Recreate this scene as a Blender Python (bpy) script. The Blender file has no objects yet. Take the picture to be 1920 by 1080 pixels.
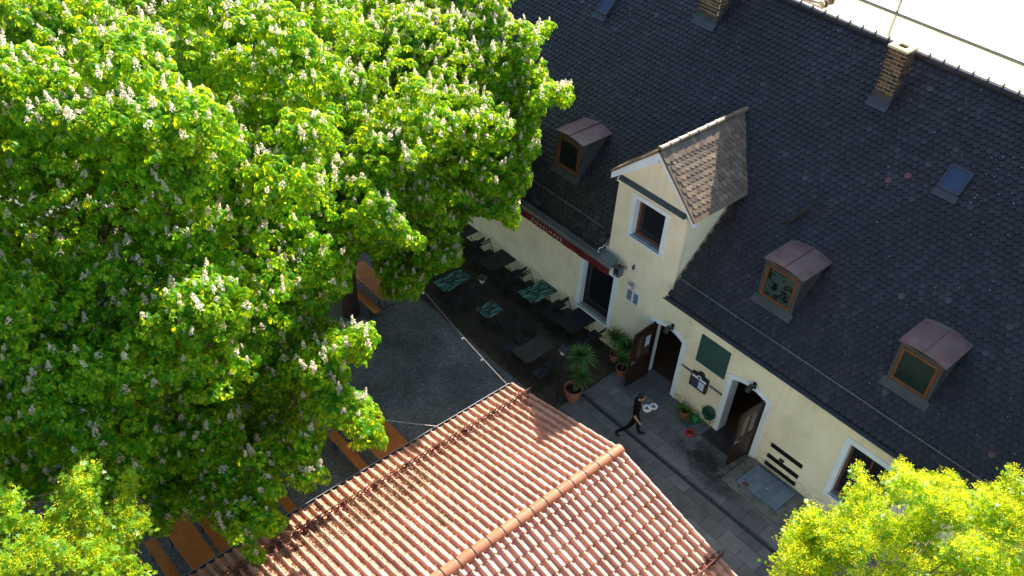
import bpy, bmesh, math, random
import numpy as np
from mathutils import Vector, Matrix
from mathutils.geometry import tessellate_polygon
sc = bpy.context.scene
random.seed(7)
R = math.radians
# ---------------------------------------------------------------- camera
# building frame: X along the facade, Y into the building, Z up, metres
_p, _r, _y = R(39.9), R(4.65), R(-45.6)
_F = np.array([0, math.cos(_p), -math.sin(_p)]); _U = np.array([0, math.sin(_p), math.cos(_p)]); _R = np.array([1., 0, 0])
_R, _U = math.cos(_r)*_R+math.sin(_r)*_U, -math.sin(_r)*_R+math.cos(_r)*_U
_M = np.array([[math.cos(_y), math.sin(_y), 0], [-math.sin(_y), math.cos(_y), 0], [0, 0, 1]])
_F, _U, _R = _M@_F, _M@_U, _M@_R
CAM = np.array([0, -17.65, 20.5])
cd = bpy.data.cameras.new('camera'); cam = bpy.data.objects.new('camera', cd); sc.collection.objects.link(cam)
cd.sensor_width = 36; cd.lens = 1750/1920*36; cd.clip_start = .1; cd.clip_end = 2000
cam.matrix_world = Matrix(((_R[0], _U[0], -_F[0], CAM[0]), (_R[1], _U[1], -_F[1], CAM[1]), (_R[2], _U[2], -_F[2], CAM[2]), (0, 0, 0, 1)))
sc.camera = cam
# ---------------------------------------------------------------- sky, sun, exposure
SUN = Vector((-.319, .757, .570)).normalized()
w = bpy.data.worlds.new('World'); sc.world = w; w.use_nodes = True
nt = w.node_tree; bg = nt.nodes['Background']
sky = nt.nodes.new('ShaderNodeTexSky'); sky.sky_type = 'NISHITA'; sky.sun_disc = False
sky.sun_elevation = math.asin(SUN.z); sky.sun_rotation = math.atan2(SUN.x, SUN.y)
nt.links.new(sky.outputs[0], bg.inputs[0]); bg.inputs[1].default_value = .097
sd = bpy.data.lights.new('sun', 'SUN'); so = bpy.data.objects.new('sun', sd); sc.collection.objects.link(so)
sd.energy = 5.0; sd.angle = R(.53); sd.color = (1, .93, .82)
so.rotation_euler = (-SUN).to_track_quat('-Z', 'Y').to_euler()
sc.view_settings.view_transform = 'Standard'; sc.view_settings.look = 'None'
sc.view_settings.gamma = 1; sc.view_settings.use_curve_mapping = False
sc.view_settings.exposure = 1.72
try:
    sc.cycles.max_bounces = 8; sc.cycles.transparent_max_bounces = 8
except Exception: pass

# ---------------------------------------------------------------- materials
def ramp(nt, stops):
    n = nt.nodes.new('ShaderNodeValToRGB'); cr = n.color_ramp
    while len(cr.elements) > 1: cr.elements.remove(cr.elements[-1])
    for i, (p, c) in enumerate(stops):
        e = cr.elements[0] if i == 0 else cr.elements.new(p)
        e.position = p; e.color = (*c, 1)
    return n
def mix(nt, a, b, fac, mode='MIX'):
    n = nt.nodes.new('ShaderNodeMix'); n.data_type = 'RGBA'; n.blend_type = mode
    for s, v in ((0, fac), (6, a), (7, b)):
        if hasattr(v, 'is_linked'): nt.links.new(v, n.inputs[s])
        elif s == 0: n.inputs[0].default_value = v
        else: n.inputs[s].default_value = (*v, 1)
    return n.outputs[2]
def noise(nt, scale, detail=5, rough=.6, co=None, dist=0):
    n = nt.nodes.new('ShaderNodeTexNoise'); n.inputs['Scale'].default_value = scale; n.inputs['Detail'].default_value = detail
    n.inputs['Roughness'].default_value = rough; n.inputs['Distortion'].default_value = dist
    if co is None: co = geo(nt).outputs['Position']
    nt.links.new(co, n.inputs['Vector']); return n.outputs['Fac']
def geo(nt):
    for n in nt.nodes:
        if n.type == 'NEW_GEOMETRY': return n
    return nt.nodes.new('ShaderNodeNewGeometry')
def mapr(nt, v, a, b, c=0, d=1):
    n = nt.nodes.new('ShaderNodeMapRange'); nt.links.new(v, n.inputs[0])
    for i, x in enumerate((a, b, c, d)): n.inputs[i+1].default_value = x
    return n.outputs[0]
def mat(name, col, rough=.7, var=.35, scale=3, spec=.4, metal=0, bump=0, bscale=40, island=None, dirt=None, extra=None):
    """noise-broken base colour; island = colour stops picked per mesh island; dirt = (colour, scale, lo, hi)"""
    m = bpy.data.materials.new(name); m.use_nodes = True; nt = m.node_tree; b = nt.nodes['Principled BSDF']
    c = None
    if island:
        r = ramp(nt, island); r.color_ramp.interpolation = 'LINEAR'
        nt.links.new(geo(nt).outputs['Random Per Island'], r.inputs[0]); c = r.outputs[0]
    else: c = tuple(col)
    f = noise(nt, scale)
    lo = 1-var; hi = 1+var
    g = ramp(nt, [(.3, (lo,)*3), (.7, (min(hi, 1.6),)*3)]); nt.links.new(f, g.inputs[0])
    c = mix(nt, c, g.outputs[0], 1, 'MULTIPLY')
    if dirt:
        for (dc, ds, a, bb) in (dirt if isinstance(dirt, list) else [dirt]):
            c = mix(nt, c, dc, mapr(nt, noise(nt, ds, 6, .7), a, bb))
    if extra: c = extra(nt, c)
    nt.links.new(c, b.inputs['Base Color'])
    b.inputs['Roughness'].default_value = rough; b.inputs['Specular IOR Level'].default_value = spec
    b.inputs['Metallic'].default_value = metal
    if bump:
        bn = nt.nodes.new('ShaderNodeBump'); bn.inputs['Strength'].default_value = bump; bn.inputs['Distance'].default_value = .02
        nt.links.new(noise(nt, bscale, 4), bn.inputs['Height']); nt.links.new(bn.outputs[0], b.inputs['Normal'])
    return m
def leafmat(name, stops, tstops, t=.5, rough=.45, spec=.35):
    m = bpy.data.materials.new(name); m.use_nodes = True; nt = m.node_tree; b = nt.nodes['Principled BSDF']
    out = nt.nodes['Material Output']
    r = ramp(nt, stops); nt.links.new(geo(nt).outputs['Random Per Island'], r.inputs[0])
    r2 = ramp(nt, tstops); nt.links.new(geo(nt).outputs['Random Per Island'], r2.inputs[0])
    big = ramp(nt, [(.35, (.75,)*3), (.65, (1.3,)*3)]); nt.links.new(noise(nt, .9, 2), big.inputs[0])
    nt.links.new(mix(nt, r.outputs[0], big.outputs[0], 1, 'MULTIPLY'), b.inputs['Base Color'])
    b.inputs['Roughness'].default_value = rough; b.inputs['Specular IOR Level'].default_value = spec
    tr = nt.nodes.new('ShaderNodeBsdfTranslucent'); nt.links.new(r2.outputs[0], tr.inputs[0])
    ms = nt.nodes.new('ShaderNodeMixShader'); ms.inputs[0].default_value = t
    nt.links.new(b.outputs[0], ms.inputs[1]); nt.links.new(tr.outputs[0], ms.inputs[2]); nt.links.new(ms.outputs[0], out.inputs[0])
    return m
def glassmat(name, col, rough=.06):
    return mat(name, col, rough, .2, 2, spec=.6)

def wall_extra(nt, c):      # splash dirt low on the plaster
    s = nt.nodes.new('ShaderNodeSeparateXYZ'); nt.links.new(geo(nt).outputs['Position'], s.inputs[0])
    z = mapr(nt, s.outputs[2], .0, .7, 1, 0)
    n = nt.nodes.new('ShaderNodeMath'); n.operation = 'MULTIPLY'; nt.links.new(z, n.inputs[0]); nt.links.new(mapr(nt, noise(nt, 7), .4, .75), n.inputs[1])
    mp = nt.nodes.new('ShaderNodeMapping'); mp.inputs['Scale'].default_value = (7, 7, .5); nt.links.new(geo(nt).outputs['Position'], mp.inputs[0])
    st = nt.nodes.new('ShaderNodeMath'); st.operation = 'MULTIPLY'; nt.links.new(mapr(nt, noise(nt, 1, 4, .6, mp.outputs[0]), .55, .8), st.inputs[0]); st.inputs[1].default_value = .35
    c = mix(nt, c, (.42, .38, .26), st.outputs[0])
    return mix(nt, c, (.26, .24, .16), n.outputs[0])
M = {}
M['plaster'] = mat('yellow_plaster', (.90, .80, .55), .9, .06, 1.2, .1, dirt=[((.66, .58, .40), .8, .5, .85), ((.60, .53, .38), 4, .62, .85)], bump=.15, bscale=60, extra=wall_extra)
M['white'] = mat('white_paint', (.80, .84, .84), .8, .08, 2, .2)
M['slate'] = mat('anthracite_tile', None, .48, .3, .5, .45,
    island=[(0, (.0125, .0095, .011)), (.35, (.017, .0128, .0155)), (.7, (.0235, .0175, .021)), (.991, (.031, .027, .032)), (.993, (.055, .050, .060)), (.9975, (.05, .05, .07)), (.9985, (.11, .05, .04)), (1, (.14, .06, .05))],
    dirt=[((.032, .029, .022), 1.1, .55, .85), ((.012, .011, .012), .45, .4, .75), ((.04, .036, .032), 6, .66, .8)], bump=.3, bscale=90)
M['dormer_tile'] = mat('sun_painted_dark_tile', None, .42, .25, 3, .6,
    island=[(0, (.115, .075, .045)), (.5, (.155, .105, .062)), (.85, (.20, .14, .083)), (1, (.25, .18, .11))])  # same dark tile as the main roof, sunlight put into its tan colour
M['red_tile'] = mat('red_clay_tile', None, .44, .16, 1.4, .7,
    island=[(0, (.40, .16, .09)), (.5, (.50, .215, .125)), (1, (.62, .29, .175))],
    dirt=[((.16, .085, .05), 5, .62, .8), ((.13, .07, .045), 1.1, .58, .9), ((.66, .40, .27), 2.6, .62, .95)], bump=.15, bscale=120)
M['ridge_red'] = mat('red_ridge_tile', None, .5, .15, 6, .4, island=[(0, (.38, .135, .065)), (1, (.48, .18, .09))])
M['brick'] = mat('chimney_brick', None, .9, .25, 12, .2, island=[(0, (.045, .028, .022)), (.5, (.085, .045, .028)), (.8, (.15, .07, .035)), (1, (.20, .10, .05))])
M['mortar'] = mat('chimney_mortar', (.62, .50, .33), .95, .15, 9, .1)
M['lead'] = mat('lead_flashing', (.038, .040, .048), .5, .3, 5, .5)
M['copper'] = mat('oxidised_copper_sheet', (.125, .058, .052), .5, .4, 2.5, .5, dirt=[((.12, .10, .09), 3, .45, .7)])
M['cheek'] = mat('grey_metal_cheek', (.05, .052, .052), .55, .3, 3, .4)
M['frame_brown'] = mat('brown_stained_wood', (.14, .05, .022), .5, .3, 8, .4)
M['frame_orange'] = mat('orange_varnished_wood', (.125, .048, .018), .5, .3, 9, .4)
M['frame_dark'] = mat('dark_brown_wood', (.034, .014, .010), .45, .35, 9, .4)
M['glass'] = glassmat('dark_window_glass', (.012, .014, .017))
M['glass_green'] = glassmat('greenish_window_glass', (.010, .026, .022))
M['sky_glass'] = glassmat('skylight_glass', (.022, .036, .075), .25)
M['metal_dark'] = mat('dark_painted_metal', (.018, .018, .02), .5, .3, 8, .5)
M['metal_grey'] = mat('galvanised_metal', (.30, .31, .33), .45, .25, 6, .5, metal=.3)
M['gutter'] = mat('dark_zinc_gutter', (.06, .06, .065), .45, .3, 3, .5, metal=.3)
M['wire'] = mat('steel_wire', (.35, .33, .33), .4, .2, 9, .5, metal=.5)
M['rust'] = mat('rusty_iron', (.13, .045, .028), .75, .4, 9, .3)
M['awn_grey'] = mat('grey_awning_casing', (.11, .125, .13), .5, .12, 3, .4)
M['awn_red'] = mat('red_awning_cloth', (.12, .02, .017), .85, .3, 3, .1)
M['letter'] = mat('faded_letter_paint', (.62, .42, .38), .8, .3, 30, .1)
M['green_board'] = mat('dark_green_panel', (.035, .085, .07), .6, .12, 2, .3)
M['terra'] = mat('terracotta', (.33, .13, .08), .85, .3, 8, .2, dirt=[((.5, .38, .3), 9, .6, .8)])
M['soil'] = mat('potting_soil', (.03, .022, .015), .95, .4, 20, .1)
M['yucca'] = leafmat('yucca_leaf', [(0, (.03, .09, .02)), (.6, (.06, .15, .03)), (1, (.13, .24, .06))], [(0, (.08, .2, .03)), (1, (.14, .3, .05))], .25)
M['fern'] = leafmat('fern_leaf', [(0, (.04, .12, .015)), (1, (.12, .26, .03))], [(0, (.1, .25, .03)), (1, (.2, .4, .05))], .4)
M['bark'] = mat('tree_bark', (.075, .05, .035), .95, .4, 6, .1, bump=.8, bscale=25)
M['twig'] = mat('pale_twig_bark', (.16, .11, .07), .9, .3, 8, .1)
M['hose'] = mat('green_hose_rubber', (.01, .09, .055), .4, .25, 12, .5)
M['green_plastic'] = mat('green_plastic', (.02, .20, .05), .4, .15, 6, .5)
M['red_plastic'] = mat('red_plastic', (.42, .02, .02), .4, .15, 6, .5)
M['orange_wood'] = mat('orange_bench_board', (.60, .185, .035), .5, .22, 2, .35, dirt=[((.30, .10, .03), 4, .52, .72), ((.62, .33, .12), 1.5, .55, .8)])
M['fold_leg'] = mat('dark_green_steel_leg', (.02, .035, .03), .5, .2, 6, .5)
M['skin'] = mat('skin', (.48, .27, .19), .6, .08, 8, .3)
M['cloth_black'] = mat('black_cloth', (.008, .008, .010), .9, .3, 10, .1)
M['shoe'] = mat('black_shoe_leather', (.012, .011, .011), .5, .2, 10, .4)
M['sole'] = mat('pale_shoe_sole', (.12, .11, .11), .7, .1, 10, .2)
M['hair'] = mat('dark_hair', (.018, .011, .008), .55, .3, 60, .4)
M['plate'] = mat('white_porcelain', (.82, .84, .85), .25, .04, 6, .5)
M['food'] = mat('browned_food', (.22, .14, .05), .7, .5, 30, .3)
M['salad'] = mat('green_salad', (.10, .20, .04), .7, .5, 40, .3)
M['litter'] = mat('dry_leaf_litter', None, .9, .3, 9, .1, island=[(0, (.05, .03, .02)), (.6, (.13, .07, .035)), (1, (.3, .2, .1))])
M['petal'] = mat('fallen_blossom_petal', (.72, .68, .64), .8, .2, 9, .1)
M['blossom'] = leafmat('chestnut_blossom', [(0, (.90, .80, .58)), (.7, (.95, .90, .70)), (1, (.92, .72, .58))], [(0, (.92, .84, .66)), (1, (.97, .95, .82))], .66)
M['chestnut'] = leafmat('chestnut_leaf', [(0, (.012, .10, .005)), (.55, (.032, .175, .006)), (.8, (.15, .32, .008)), (1, (.34, .48, .012))], [(0, (.22, .60, .005)), (.4, (.52, .84, .006)), (.7, (.90, .95, .008)), (1, (.97, .97, .02))], .5, .5, .16)
M['maple'] = leafmat('maple_leaf', [(0, (.05, .19, .008)), (1, (.14, .30, .01))], [(0, (.40, .68, .008)), (1, (.72, .85, .012))], .5)
M['maple_flower'] = leafmat('maple_flower', [(0, (.42, .50, .008)), (1, (.72, .70, .015))], [(0, (.66, .74, .01)), (1, (.9, .88, .03))], .5)
M['concrete'] = mat('pale_concrete', (.62, .54, .29), .9, .1, .6, .1)
M['stone_rim'] = mat('mossy_stone_kerb', (.17, .165, .14), .9, .35, 6, .2, dirt=[((.05, .06, .03), 5, .55, .7)], bump=.3)
M['hatch'] = mat('blue_grey_steel_plate', (.17, .22, .28), .5, .25, 4, .4, metal=.2, dirt=[((.06, .08, .11), 7, .55, .7)])
M['rustpatch'] = mat('rust_stain', (.17, .075, .04), .9, .4, 20, .1)
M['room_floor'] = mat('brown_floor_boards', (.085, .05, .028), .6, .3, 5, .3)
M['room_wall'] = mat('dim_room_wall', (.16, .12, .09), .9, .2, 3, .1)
M['step'] = mat('worn_step_stone', (.135, .13, .14), .85, .22, 3, .2, bump=.2, dirt=[((.06, .06, .06), 4, .6, .8)])
M['darkstep'] = mat('stained_dark_step', (.05, .042, .042), .7, .4, 3, .3)
M['curtain'] = mat('pale_curtain_cloth', (.4, .4, .4), .9, .2, 5, .1)
M['paper'] = mat('printed_paper', (.55, .62, .75), .8, .25, 30, .1)
M['lamp_glass'] = mat('milky_lamp_glass', (.75, .77, .8), .3, .1, 8, .5)

def gravel(nt, c):
    v = nt.nodes.new('ShaderNodeTexVoronoi'); v.inputs['Scale'].default_value = 38; nt.links.new(geo(nt).outputs['Position'], v.inputs['Vector'])
    s = nt.nodes.new('ShaderNodeSeparateColor'); nt.links.new(v.outputs['Color'], s.inputs[0])
    r = ramp(nt, [(0, (.6,)*3), (.55, (.9,)*3), (.85, (1.15,)*3), (1, (2.0, 1.95, 1.85))]); nt.links.new(s.outputs[0], r.inputs[0])
    return mix(nt, c, r.outputs[0], 1, 'MULTIPLY')
M['gravel'] = mat('grey_gravel', (.17, .167, .16), .95, .3, .7, .15, dirt=[((.10, .095, .085), .9, .5, .8), ((.23, .22, .20), 2.3, .6, .85)], extra=gravel, bump=.5, bscale=45)
def paving(nt, c):
    b = nt.nodes.new('ShaderNodeTexBrick'); b.offset = .5; b.squash = 1
    b.inputs['Scale'].default_value = 1; b.inputs['Brick Width'].default_value = .62; b.inputs['Row Height'].default_value = .5
    b.inputs['Mortar Size'].default_value = .009; b.inputs['Mortar Smooth'].default_value = .6; b.inputs['Bias'].default_value = 0
    b.inputs['Color1'].default_value = (.78, .78, .80, 1); b.inputs['Color2'].default_value = (1.22, 1.22, 1.2, 1); b.inputs['Mortar'].default_value = (.30, .30, .31, 1)
    d = noise(nt, 1.6, 3); mp = nt.nodes.new('ShaderNodeVectorMath'); mp.operation = 'ADD'
    mu = nt.nodes.new('ShaderNodeVectorMath'); mu.operation = 'SCALE'; mu.inputs[3].default_value = .02
    cn = nt.nodes.new('ShaderNodeCombineXYZ'); nt.links.new(d, cn.inputs[0]); nt.links.new(d, cn.inputs[1]); nt.links.new(cn.outputs[0], mu.inputs[0])
    nt.links.new(geo(nt).outputs['Position'], mp.inputs[0]); nt.links.new(mu.outputs[0], mp.inputs[1])
    nt.links.new(mp.outputs[0], b.inputs['Vector'])
    c = mix(nt, c, b.outputs['Color'], 1, 'MULTIPLY')
    # soot stains outside the right-hand door: blots with a shape of their own
    def blot(x, y, rx, ry, col, amt, c):
        vm = nt.nodes.new('ShaderNodeVectorMath'); vm.operation = 'SUBTRACT'; nt.links.new(geo(nt).outputs['Position'], vm.inputs[0]); vm.inputs[1].default_value = (x, y, 0)
        v2 = nt.nodes.new('ShaderNodeVectorMath'); v2.operation = 'DIVIDE'; nt.links.new(vm.outputs[0], v2.inputs[0]); v2.inputs[1].default_value = (rx, ry, 1)
        ln = nt.nodes.new('ShaderNodeVectorMath'); ln.operation = 'LENGTH'; nt.links.new(v2.outputs[0], ln.inputs[0])
        ad = nt.nodes.new('ShaderNodeMath'); ad.operation = 'ADD'; nt.links.new(ln.outputs['Value'], ad.inputs[0]); nt.links.new(mapr(nt, noise(nt, 3.5, 5, .7), .3, .7, -.45, .45), ad.inputs[1])
        return mix(nt, c, col, mapr(nt, ad.outputs[0], .35, 1.25, amt, 0))
    c = blot(-8.35, -1.15, .95, .55, (.02, .018, .02), .9, c)
    c = blot(-7.55, -1.6, .7, .35, (.035, .032, .036), .7, c)
    c = blot(-10.2, -3.0, 1.2, .5, (.06, .06, .055), .5, c)
    return c
M['paving'] = mat('grey_paving_slab', (.158, .152, .150), .85, .22, 2.2, .2, extra=paving, bump=.2, bscale=30, dirt=[((.07, .075, .07), 5, .6, .8)])
M['drain'] = mat('drain_channel', (.035, .038, .045), .7, .35, 14, .3)
M['deck'] = mat('mossy_dark_boards', (.06, .05, .034), .9, .35, 2.5, .15, dirt=[((.075, .058, .034), 1.1, .5, .75)], bump=.3)
M['deck_edge'] = mat('deck_edge_board', (.07, .05, .035), .9, .4, 5, .15)
def flaky(name, base, flake, lo, hi, sx=1, sy=14):
    m = bpy.data.materials.new(name); m.use_nodes = True; nt = m.node_tree; b = nt.nodes['Principled BSDF']
    tc = nt.nodes.new('ShaderNodeTexCoord'); mp = nt.nodes.new('ShaderNodeMapping'); mp.inputs['Scale'].default_value = (sx*14, sy*.13, 1)
    nt.links.new(tc.outputs['Object'], mp.inputs[0])
    f = noise(nt, 2.2, 6, .65, mp.outputs[0])
    c = mix(nt, base, flake, mapr(nt, f, lo, hi))
    nt.links.new(c, b.inputs['Base Color']); b.inputs['Roughness'].default_value = .7
    return m
M['table_teal'] = flaky('flaking_teal_slats', (.016, .022, .02), (.12, .40, .33), .50, .545)
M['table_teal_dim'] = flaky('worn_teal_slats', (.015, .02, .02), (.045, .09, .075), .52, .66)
M['table_grey'] = flaky('bare_grey_slats', (.032, .029, .025), (.085, .075, .06), .45, .7)
M['table_black'] = flaky('black_slats', (.012, .012, .015), (.02, .02, .024), .5, .7)
M['chair'] = mat('black_folding_chair', (.014, .014, .017), .6, .3, 9, .3)
M['chair_slat'] = flaky('worn_dark_slats', (.014, .014, .018), (.055, .062, .075), .5, .64, 1, 14)

# ---------------------------------------------------------------- helpers
COL = sc.collection
class MB:
    def __init__(s): s.v = []; s.f = []; s.m = []
    def add(s, vs, fs, mi=0):
        o = len(s.v); s.v += [tuple(v) for v in vs]; s.f += [tuple(i+o for i in f) for f in fs]; s.m += [mi]*len(fs); return s
    def box(s, a, b, mi=0, rz=0, piv=None):
        x0, y0, z0 = a; x1, y1, z1 = b
        vs = [Vector(p) for p in ((x0,y0,z0),(x1,y0,z0),(x1,y1,z0),(x0,y1,z0),(x0,y0,z1),(x1,y0,z1),(x1,y1,z1),(x0,y1,z1))]
        if rz:
            m = Matrix.Rotation(rz, 3, 'Z'); p = Vector(piv or (0, 0, 0)); vs = [m@(v-p)+p for v in vs]
        return s.add(vs, [(0,3,2,1),(4,5,6,7),(0,1,5,4),(1,2,6,5),(2,3,7,6),(3,0,4,7)], mi)
    def bar(s, a, b, w, h=None, mi=0, up=(0, 0, 1)):
        h = h or w; a = Vector(a); b = Vector(b); d = (b-a).normalized(); u = Vector(up)
        if abs(d.dot(u)) > .98: u = Vector((1, 0, 0))
        x = d.cross(u).normalized()*w/2; y = x.cross(d).normalized()*h/2
        vs = [p+i*x+j*y for p in (a, b) for i, j in ((-1,-1),(1,-1),(1,1),(-1,1))]
        return s.add(vs, [(0,3,2,1),(4,5,6,7),(0,1,5,4),(1,2,6,5),(2,3,7,6),(3,0,4,7)], mi)
    def tube(s, pts, rad, n=8, mi=0, cap=True):
        pts = [Vector(p) for p in pts]; rad = rad if hasattr(rad, '__len__') else [rad]*len(pts)
        d = (pts[1]-pts[0]).normalized(); u = Vector((0, 0, 1)) if abs(d.z) < .9 else Vector((1, 0, 0))
        vs = []
        for i, p in enumerate(pts):
            d = (pts[min(i+1, len(pts)-1)]-pts[max(i-1, 0)]).normalized()
            x = d.cross(u).normalized(); y = x.cross(d).normalized(); u = y
            vs += [p+(x*math.cos(a)+y*math.sin(a))*rad[i] for a in (2*math.pi*k/n for k in range(n))]
        fs = [(i*n+k, i*n+(k+1) % n, (i+1)*n+(k+1) % n, (i+1)*n+k) for i in range(len(pts)-1) for k in range(n)]
        if cap: fs += [tuple(range(n))[::-1], tuple(range((len(pts)-1)*n, len(pts)*n))]
        return s.add(vs, fs, mi)
    def lathe(s, c, prof, n=20, mi=0):
        c = Vector(c); vs = [c+Vector((r*math.cos(2*math.pi*k/n), r*math.sin(2*math.pi*k/n), z)) for r, z in prof for k in range(n)]
        fs = [(i*n+k, i*n+(k+1) % n, (i+1)*n+(k+1) % n, (i+1)*n+k) for i in range(len(prof)-1) for k in range(n)]
        return s.add(vs, fs, mi)
    def build(s, name, mats, parent=None, smooth=False, loc=None, bevel=0):
        me = bpy.data.meshes.new(name); me.from_pydata(s.v, [], s.f)
        mats = mats if isinstance(mats, (list, tuple)) else [mats]
        for m in mats: me.materials.append(m)
        if len(mats) > 1: me.polygons.foreach_set('material_index', s.m)
        if smooth: me.polygons.foreach_set('use_smooth', [True]*len(me.polygons))
        me.update()
        o = bpy.data.objects.new(name, me); COL.objects.link(o)
        if parent: o.parent = parent
        if loc: o.location = loc
        if bevel:
            b = o.modifiers.new('bevel', 'BEVEL'); b.width = bevel; b.segments = 2; b.limit_method = 'ANGLE'
        return o
def tag(o, label=None, cat=None, group=None, kind=None):
    if label: o['label'] = label
    if cat: o['category'] = cat
    if group: o['group'] = group
    if kind: o['kind'] = kind
    return o
def thing(name, label, cat, loc=(0, 0, 0), rz=0, group=None):
    o = bpy.data.objects.new(name, None); COL.objects.link(o); o.location = loc; o.rotation_euler = (0, 0, rz); o.empty_display_size = .2
    return tag(o, label, cat, group)
def struct(name, mb, m, label=None):
    return tag(mb.build(name, m), kind='structure')
def plate(mb, outer, holes, y0, y1, mi=0):
    """outline + holes in (x, z), extruded between y0 and y1 (facade plates)"""
    loops = [outer]+holes; pts = [p for l in loops for p in l]; n = len(pts)
    tri = tessellate_polygon([[Vector((p[0], p[1], 0)) for p in l] for l in loops])
    vs = [(p[0], y0, p[1]) for p in pts]+[(p[0], y1, p[1]) for p in pts]
    fs = [tuple(t) for t in tri]+[tuple(i+n for i in t[::-1]) for t in tri]
    o = 0
    for l in loops:
        k = len(l); fs += [(o+i, o+(i+1) % k, o+(i+1) % k+n, o+i+n) for i in range(k)]; o += k
    return mb.add(vs, fs, mi)
def rect(x0, x1, z0, z1): return [(x0, z0), (x1, z0), (x1, z1), (x0, z1)]
def arch(x0, x1, z0, z1, rise, n=8):
    xm = (x0+x1)/2
    return [(x0, z0), (x1, z0)]+[(x1-(x1-x0)*i/n, z1+rise*(1-((2*i/n)-1)**2)) for i in range(n+1)]
def copy_tree(o, parent=None):
    c = o.copy(); COL.objects.link(c)
    if parent: c.parent = parent
    for ch in list(o.children): copy_tree(ch, c)
    return c

# ---------------------------------------------------------------- ground
g = MB().add([(-150, -150, -.02), (150, -150, -.02), (150, 250, -.02), (-150, 250, -.02)], [(0, 1, 2, 3)])
struct('ground', g, mat('packed_earth', (.10, .09, .075), .95, .3, 1, .1))
g = MB().add([(-60, -40, 0), (-12.55, -40, 0), (-12.55, -3.28, 0), (-60, -3.28, 0)], [(0, 1, 2, 3)]); struct('gravel_yard', g, M['gravel'])
g = MB().add([(-12.53, -40, .004), (14, -40, .004), (14, .2, .004), (-12.53, .2, .004)], [(0, 1, 2, 3)]); struct('paving', g, M['paving'])
g = MB().add([(-70, 9.5, 0), (60, 9.5, 0), (60, 120, 0), (-70, 120, 0)], [(0, 1, 2, 3)]); struct('concrete_yard', g, M['concrete'])
g = MB(); n = 60
for i in range(n):                      # drain channel: a run of grating stones
    x0 = -12.5+i*.25
    g.box((x0+.006, -2.19, -.05), (x0+.244, -2.07, .012+random.uniform(0, .003)))
struct('drain_channel', g, M['drain'])
# raised terrace of boards in front of the facade
g = MB(); yb = -3.2; k = 0
while yb < -.02:
    x0 = -34; 
    while x0 < -12.6:
        L = random.uniform(1.6, 3.2); x1 = min(x0+L, -12.55)
        g.box((x0+.004, yb+.003, -.02), (x1-.004, min(yb+.135, -.003), .085+random.uniform(0, .006))); x0 = x1
    yb += .14
struct('terrace_floor', g, M['deck'])
g = MB().box((-34, -3.27, -.02), (-12.5, -3.203, .10)).box((-12.547, -3.2, -.02), (-12.5, -1.3, .098)); struct('terrace_kerb', g, M['deck_edge'])

# ---------------------------------------------------------------- main building
B = thing('guesthouse', 'long yellow plastered guesthouse with steep dark tiled roof, gable bay and two open doors', 'building', (-12, 0, 0))
B.location = (0, 0, 0)
EY, EZ, S = -.35, 3.72, 1.07; RY = 5.72; RZ = EZ+S*(RY-EY)
SL = math.hypot(1, S)
def roofz(y): return EZ+S*(y-EY)
XA, XB = -34., 5.
D1 = arch(-11.87, -10.77, .0, 2.2, .16); D2 = arch(-8.92, -7.76, .0, 2.2, .14)
W1 = rect(-14.87, -13.63, .9, 2.78); W2 = rect(-5.28, -4.02, .82, 2.8); W0 = rect(-23.6, -22.4, .9, 2.78); W3 = rect(-1.6, -.4, .82, 2.8)
GX0, GX1, GA, GE = -14.04, -11.5, -12.72, 6.36          # gable bay: walls, apex x, eave height
DW = rect(-13.3, -12.22, 4.62, 5.87)
AZ = 7.80
mb = MB()
outer = [(XA, -.1), (XB, -.1), (XB, 3.68), (GX1, 3.68), (GX1, GE-.02), (GA, AZ-.16), (GX0, GE-.02), (GX0, 3.68), (XA, 3.68)]
plate(mb, outer, [D1, D2, W1, W2, W0, W3, DW], 0, .38)
mb.box((XA, 11.4, -.1), (XB, 11.8, 3.68)).box((XB-.4, .385, -.1), (XB, 11.39, 3.68)).box((XA, .385, -.1), (XA+.4, 11.39, 3.68))
mb.build('wall', M['plaster'], B)
# gable bay side cheeks
for x0, x1 in ((GX1-.25, GX1), (GX0, GX0+.25)):
    yq = 2.3; mb = MB()
    vs = [(x, y, z) for x in (x0, x1) for y, z in ((.383, 3.7), (.383, GE), (yq, GE), (yq, roofz(yq)-.35), (.8, 3.7))]
    mb.add(vs, [(0, 1, 2, 3, 4), (9, 8, 7, 6, 5)]+[(i, i+5, (i+1) % 5+5, (i+1) % 5) for i in range(5)])
    mb.build('bay_side_wall', M['plaster'], B)
# interior
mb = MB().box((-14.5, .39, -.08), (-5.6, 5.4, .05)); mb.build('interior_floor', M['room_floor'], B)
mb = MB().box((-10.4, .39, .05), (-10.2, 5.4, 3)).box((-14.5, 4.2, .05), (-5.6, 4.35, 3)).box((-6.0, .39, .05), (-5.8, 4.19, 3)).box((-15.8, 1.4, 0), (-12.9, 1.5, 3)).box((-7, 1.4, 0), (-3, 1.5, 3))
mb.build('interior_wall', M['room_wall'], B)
# trims (painted surrounds that line the reveals)
def ring(hole, w, arc=None):
    if arc: x0, x1, z1, rise = arc; return [(x0-w, .0), (x1+w, .0)]+[(x1+w-(x1-x0+2*w)*i/8, z1+w*.55+rise*(1-((2*i/8)-1)**2)+(w*.45)*(1-((2*i/8)-1)**2)) for i in range(9)]
def trim(name_parent, outer, hole, mb):
    inner = hole
    plate(mb, outer, [inner], -.03, -.003)
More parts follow.
